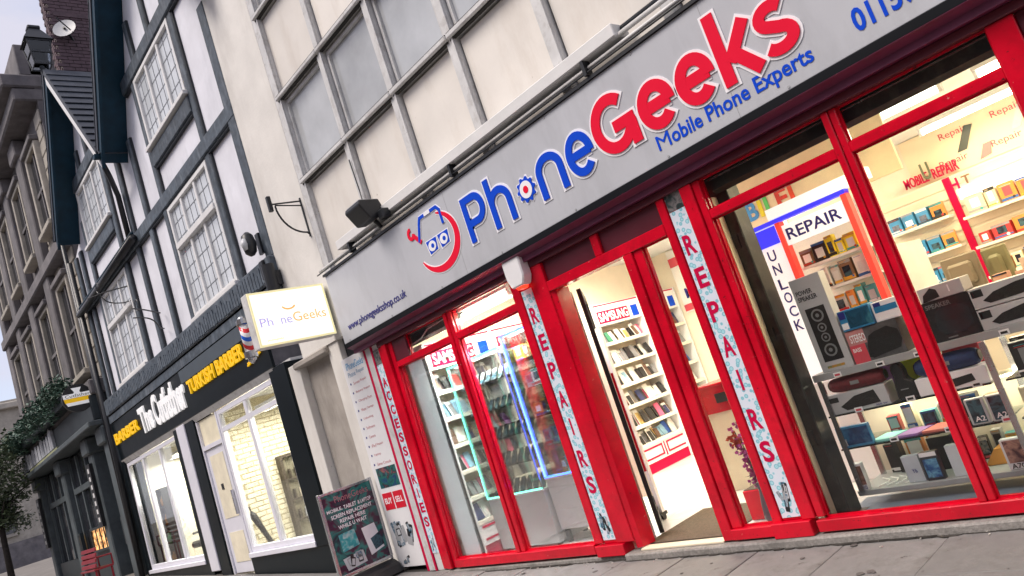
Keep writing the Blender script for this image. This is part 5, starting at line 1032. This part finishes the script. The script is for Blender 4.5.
text('lettering', 'PhoneGeeks', mat('faded rose print', (.45, .16, .2), .4), ab, -.56, -.11, 1.085, 1.16, YZ, AX+.0085, .001, 0)
MB().prism([(-.63, .73), (-.42, .74), (-.40, .55), (-.62, .53)], YZ, AX+.0082, AX+.0095).build('tablet_print', mosaic('teal tablet print', [(.02, .2, .25), (.03, .35, .38), (.5, .6, .62)], 14), ab); MB().prism([(-.33, .71), (-.15, .72), (-.10, .42), (-.29, .38)], YZ, AX+.0082, AX+.0095).build('laptop_print', outl, ab); MB().prism([(-.25, .56), (-.12, .60), (-.09, .45), (-.22, .42)], YZ, AX+.0097, AX+.0105).build('laptop_screen', slabpic, ab); MB().prism([(-.65, .46), (-.38, .48), (-.36, .34), (-.62, .32)], YZ, AX+.0082, AX+.0095).build('phones_print', grey, ab); devices(ab, YZ, -.68, -.35, .31, .50, AX+.0097, 6, 1)
MB().prism([(-8.48, .10), (-8.08, .085), (-8.14, .20), (-8.24, .25), (-8.32, .25), (-8.42, .20)], XZ, -.79, .0-.03).build('base', blk, ab, .02); 
for y in (-.735, -.045): box('spring', chrome, ab, AX-.012, AX+.012, y-.012, y+.012, .2, .28)

# ---------------------------------------------------------------- stone building with pub front
pb = thing('stone_pub_building', 'sooty Victorian stone building with carved windows and dark pub front beyond the timber gables', 'building', (-24, .3, .6))
box('wall', stone, pb, -28.4, -18.9, .15, 6, 4.5, 13.6)
box('cornice', stone, pb, -28.7, -18.85, -.55, .6, 12.5, 12.85, .04); box('cornice', stone, pb, -28.6, -18.88, -.35, .5, 12.15, 12.49, .04); box('parapet', stone, pb, -28.45, -18.9, -.1, .6, 12.86, 13.7, .02)
box('string_course', stone, pb, -28.5, -18.9, -.12, .3, 8.35, 8.65, .03); box('string_course', stone, pb, -28.5, -18.9, -.2, .3, 4.75, 5.1, .03)
for x in (-28.1, -26.0, -23.75, -21.35): box('pilaster', stone, pb, x-.3, x+.3, -.05, .16, 5.1, 12.15, .03); box('pilaster_cap', stone, pb, x-.4, x+.4, -.15, .16, 11.7, 12.14, .03)
for x in (-27.05, -24.9, -22.5, -20.1):
    for z0, z1 in ((5.5, 7.75), (9.3, 11.3)):
        w = box('window', darkglass, pb, x-.5, x+.5, .08, .14, z0, z1)
        MB().box(x-.62, x-.5, -.02, .16, z0, z1+.1).box(x+.5, x+.62, -.02, .16, z0, z1+.1).box(x-.5, x+.5, -.02, .16, z1, z1+.1).build('surround', stonel, w, .015)
        box('sill', stonel, w, x-.66, x+.66, -.10, .16, z0-.14, z0-.002, .02); box('hood', stone, w, x-.66, x+.66, -.10, .16, z1+.102, z1+.24, .02); box('sash_bar', stone, w, x-.5, x+.5, .05, .079, (z0+z1)/2-.04, (z0+z1)/2+.04); box('mullion', stone, w, x-.03, x+.03, .055, .0795, z0, z1)
ash = MB().box(-.345, .345, -.03, .02, -.17, .17).me('ashlar_block', .02); ash.materials.append(stonel)
for r in range(19):
    z = 5.3+.36*r
    for x in (-21.0+.36, -19.12-.08): 
        if 8.3 < z < 8.75: continue
        o = bpy.data.objects.new('ashlar_block', ash); COL.objects.link(o); o.parent = pb; o.matrix_parent_inverse = Matrix.Translation(-Vector(pb.location)); o.location = (x, .13, z); o.scale.x = .62 if r % 2 else .8
# pub ground floor
box('pub_wall', pubdark, pb, -28.4, -18.9, .25, 6, .4, 4.5); box('pub_fascia', pubdark, pb, -28.5, -18.95, -.25, .2, 4.15, 4.749, .03); box('pub_cornice', pubgrey, pb, -28.6, -18.9, -.4, .2, 4.02, 4.149, .02)
for x in (-28.0, -24.35, -20.85, -19.2): box('column', pubgrey, pb, x-.22, x+.22, -.08, .26, .5, 4.0, .03); box('capital', pubgrey, pb, x-.32, x+.32, -.18, .26, 3.6, 4.01, .04)
for x0, x1 in ((-27.6, -24.7), (-24.0, -21.2)):
    w = box('pub_window', darkglass, pb, x0, x1, .12, .16, 1.3, 3.9)
    for k in range(4): x = x0+(x1-x0)*k/3; box('mullion', pubgrey, w, x-.06, x+.06, .06, .119, 1.3, 3.9)
    box('transom', pubgrey, w, x0, x1, .05, .1185, 2.95, 3.1); box('stall', pubdark, w, x0, x1, .0, .2, .5, 1.29)
ps = thing('pub_letter_sign', 'worn white cut out letters on the dark pub fascia', 'sign', (-25.5, -.3, 4.3))
q = MB(); x = -28.2
while x < -23.2:
    w = random.uniform(.25, .5); hh = random.uniform(.34, .52); q.prism([(x, 4.26), (x+w, 4.26), (x+w*.9, 4.26+hh), (x+w*.5, 4.26+hh*1.15), (x+.05, 4.26+hh*.9)], XZ, -.32, -.252); x += w+.06
stuff(q.build('letter_shapes', mat('worn white paint', (.42, .44, .48), .6, var=.3), ps)); box('underline', mat('worn yellow paint', (.40, .42, .25), .6), ps, -27.2, -22.9, -.31, -.252, 4.19, 4.24)
for k, x in enumerate((-20.95, -28.1)):
    t = thing('menu_board', f'narrow black vertical board with white marks on the {"near" if k == 0 else "far"} pub column', 'sign', (x, -.12, 1.9), 'vertical boards on the pub columns'); box('board', blk, t, x-.18, x+.18, -.16, -.09, 1.85, 3.4)
    for i in range(7): box('mark', white, t, x-.07, x+.07, -.166, -.1601, 1.98+.2*i, 2.09+.2*i)
rs = thing('round_hanging_sign', 'round black hanging sign with white hat lettering and yellow band', 'sign', (-20.2, -.9, 5.0)); c = (-.45, 4.74); RX = -19.0
MB().prism(arc(c[0], c[1], .32, .32, 0, 352, 44), YZ, RX-.06, RX).build('disc', blk, rs)
MB().prism([(c[0]-0.229, c[1]-0.156), (c[0]+0.229, c[1]-0.156), (c[0]+0.270, c[1]-0.083), (c[0]-0.260, c[1]-0.083)], YZ, RX+.0005, RX+.012).build('white_band', whitel, rs); MB().prism([(c[0]-0.270, c[1]-0.081), (c[0]+0.281, c[1]-0.081), (c[0]+0.291, c[1]+0.010), (c[0]-0.286, c[1]+0.010)], YZ, RX+.0005, RX+.014).build('yellow_band', yellow, rs)
MB().prism([(c[0]-0.291, c[1]+0.016), (c[0]+0.291, c[1]+0.016), (c[0]+0.302, c[1]+0.114), (c[0]+0.073, c[1]+0.114), (c[0]+0.052, c[1]+0.146), (c[0]+0.104, c[1]+0.239), (c[0]-0.104, c[1]+0.239), (c[0]-0.052, c[1]+0.146), (c[0]-0.073, c[1]+0.114), (c[0]-0.291, c[1]+0.114)], YZ, RX+.0005, RX+.012).build('hat_shape', whitel, rs)
text('lettering', 'Cutfather', blk, rs, c[0]-0.250, c[0]+0.250, c[1]+0.031, c[1]+0.099, YZ, RX+.0125, .002, 0)
MB().tube([(RX-.03, -.16, 4.75), (RX-.03, -.02, 4.75)], .03).build('arm', blkm, rs)
# hanging greenery over the pub fascia, planters and lights
leafm = mat('dark green foliage', (.045, .105, .075), .6, var=.5, scale=6, rnd=.2); leafm2 = mat('deep green leaves', (.085, .120, .065), .55, var=.5, scale=3)
def leaves(q, c, r, n, s):
    for i in range(n):
        d = Vector((random.gauss(0, 1), random.gauss(0, 1), random.gauss(0, 1))).normalized()*(random.random()**.45); p = Vector(c)+Vector((d.x*r[0], d.y*r[1], d.z*r[2]))
        a = Vector((random.uniform(-1, 1), random.uniform(-1, 1), random.uniform(-.6, .6))).normalized(); b = a.cross(Vector((random.uniform(-1, 1), random.uniform(-1, 1), 1))).normalized(); z = s*random.uniform(.6, 1.3); n0 = len(q.v)
        q.v += [tuple(p-a*z), tuple(p-b*z*.5), tuple(p+a*z), tuple(p+b*z*.5)]; q.f.append((n0, n0+1, n0+2, n0+3))
gp = thing('hanging_planter', 'long trough of trailing green plants along the pub ledge', 'planter', (-24, -.4, 4.9)); box('trough', pubdark, gp, -28.3, -19.3, -.5, -.22, 4.86, 5.1)
q = MB()
for k in range(23): x = -28.4+.37*k; leaves(q, (x, -.48+random.uniform(-.12, .12), 5.12+random.uniform(-.12, .2)), (.42, .30, random.uniform(.28, .45)), 200, .065)
stuff(link('foliage', mesh('foliage', q.v, q.f), leafm, gp))
litp = mosaic('warm lit bar window', [(.02, .012, .008), (.10, .04, .015), (.75, .34, .10), (.9, .55, .25), (.12, .05, .02)], 9, .3, emit=.55)
for x0, x1 in ((-19.45, -18.98), (-22.6, -20.9), (-24.6, -23.9)):
    w = box('lit_pane', litp, pb, x0, x1, -.03, -.01, 1.36, 1.86)
    MB().box(x0-.06, x0, -.07, .02, 1.3, 1.92).box(x1, x1+.06, -.07, .02, 1.3, 1.92).box(x0, x1, -.07, .02, 1.861, 1.92).box(x0, x1, -.07, .02, 1.3, 1.359).build('frame', pubdark, w)
    for k in range(1, 4): x = x0+(x1-x0)*k/4; box('glazing_bar', pubdark, w, x-.02, x+.02, -.05, -.031, 1.36, 1.86)
rc = thing('red_patio_bench', 'red metal bench on the pavement in front of the pub', 'bench', (-19.3, -.8, gz(-19.3))); z = gz(-19.3); cr2 = mat('red bench paint', (.24, .008, .02), .4)
[MB().prism([(-.95+.018*k, z+.50+.11*k), (-.92+.018*k, z+.50+.11*k), (-.905+.018*k, z+.58+.11*k), (-.935+.018*k, z+.58+.11*k)], YZ, -19.95, -18.6).build('slat', cr2, rc, .006) for k in range(4)]; box('seat', cr2, rc, -19.95, -18.6, -.98, -.6, z+.43, z+.47, .008)
for x in (-19.9, -18.65):
    for y in (-.94, -.64): MB().tube([(x, y, gz(x)), (x, y, z+.43)], .02).build('leg', cr2, rc)
    MB().tube([(x, -.9, z+.70), (x, -.6, z+.68), (x, -.6, z+.46)], .02).build('armrest', cr2, rc)
op = thing('unseen_terrace', 'plain brick terrace added unseen across the street to block low sky', 'building', (-15, -17, 0)); box('wall', mat('unseen terrace brick', (.16, .10, .08), .85, var=.3, scale=5), op, -70, 40, -26, -17, -.1, 10.5); box('parapet', concrete, op, -70, 40, -17.3, -16.9, 10.51, 10.9)  # unseen row added to block low sky and darken window reflections
for k in range(24):
    x = -66+4.4*k
    for z0 in (1.0, 4.4, 7.4): w = box('window', darkglass, op, x, x+1.5, -16.99, -16.95, z0, z0+2); box('sill', concrete, w, x-.1, x+1.6, -16.94, -16.8, z0-.15, z0)
# tree and far things at the left edge
tr_ = thing('street_tree', 'dark leafy street tree in front of the far end of the pub', 'tree', (-28.0, -1.2, gz(-28.0))); z = gz(-28.0)
bark = mat('dark bark', (.035, .03, .028), .9, var=.4, scale=12, bump=.6)
trk = MB().tube([(-28.0, -1.2, z), (-27.98, -1.2, z+1.5), (-27.9, -1.18, z+2.6), (-27.8, -1.1, z+3.6)], [.10, .08, .07, .05], 10)
for i in range(9):
    a = i*.7; h0 = z+2.6+.2*i; trk.tube([(-27.9, -1.15, h0-.6), (-27.9+.5*math.cos(a), -1.15+.45*math.sin(a), h0-.2), (-27.9+1.1*math.cos(a), -1.15+.9*math.sin(a), h0)], [.05, .03, .012], 6)
trk.build('trunk', bark, tr_, smooth=True); q = MB()
for i in range(46):
    a = random.uniform(0, 6.28); rr = random.uniform(.1, 1.25); leaves(q, (-27.9+rr*math.cos(a)*1.2, -1.15+rr*math.sin(a)*.8, z+3.3+random.uniform(-1.3, 1.2)), (.5, .45, .36), 130, .07)
stuff(link('crown', mesh('crown', q.v, q.f), leafm2, tr_))
fb = thing('far_stone_building', 'pale stone building at the far end of the street', 'building', (-62, 6, 1.6)); box('wall', stonel, fb, -75, -58, -9, 30, 1.5, 12.2); box('cornice', stonel, fb, -75.2, -57.6, -9.3, 30.2, 11.6, 12.0, .05); box('plinth', stone, fb, -75.1, -57.9, -9.1, 30.1, 1.5, 3.2)
for y in range(-7, 29, 3):
    for z0 in (3.8, 7.8): w = box('window', darkglass, fb, -57.99, -57.94, y, y+1.3, z0, z0+2.4); box('sill', stonel, w, -57.93, -57.8, y-.1, y+1.4, z0-.2, z0-.01)
lp = thing('street_lamp_post', 'slim pale lamp post at the far left of the street', 'lamp post', (-30, -3.2, gz(-30))); z = gz(-30); MB().tube([(-30, -3.2, z), (-30, -3.2, z+1), (-30, -3.2, z+4.6)], [.07, .05, .04], 10).build('pole', grey, lp, smooth=True); box('lamp_head', grey, lp, -30.1, -29.6, -3.28, -3.12, z+4.6, z+4.68, .02); MB().tube([(-30, -3.2, z), (-30, -3.2, z+.5)], .09, 12).build('base', grey, lp)
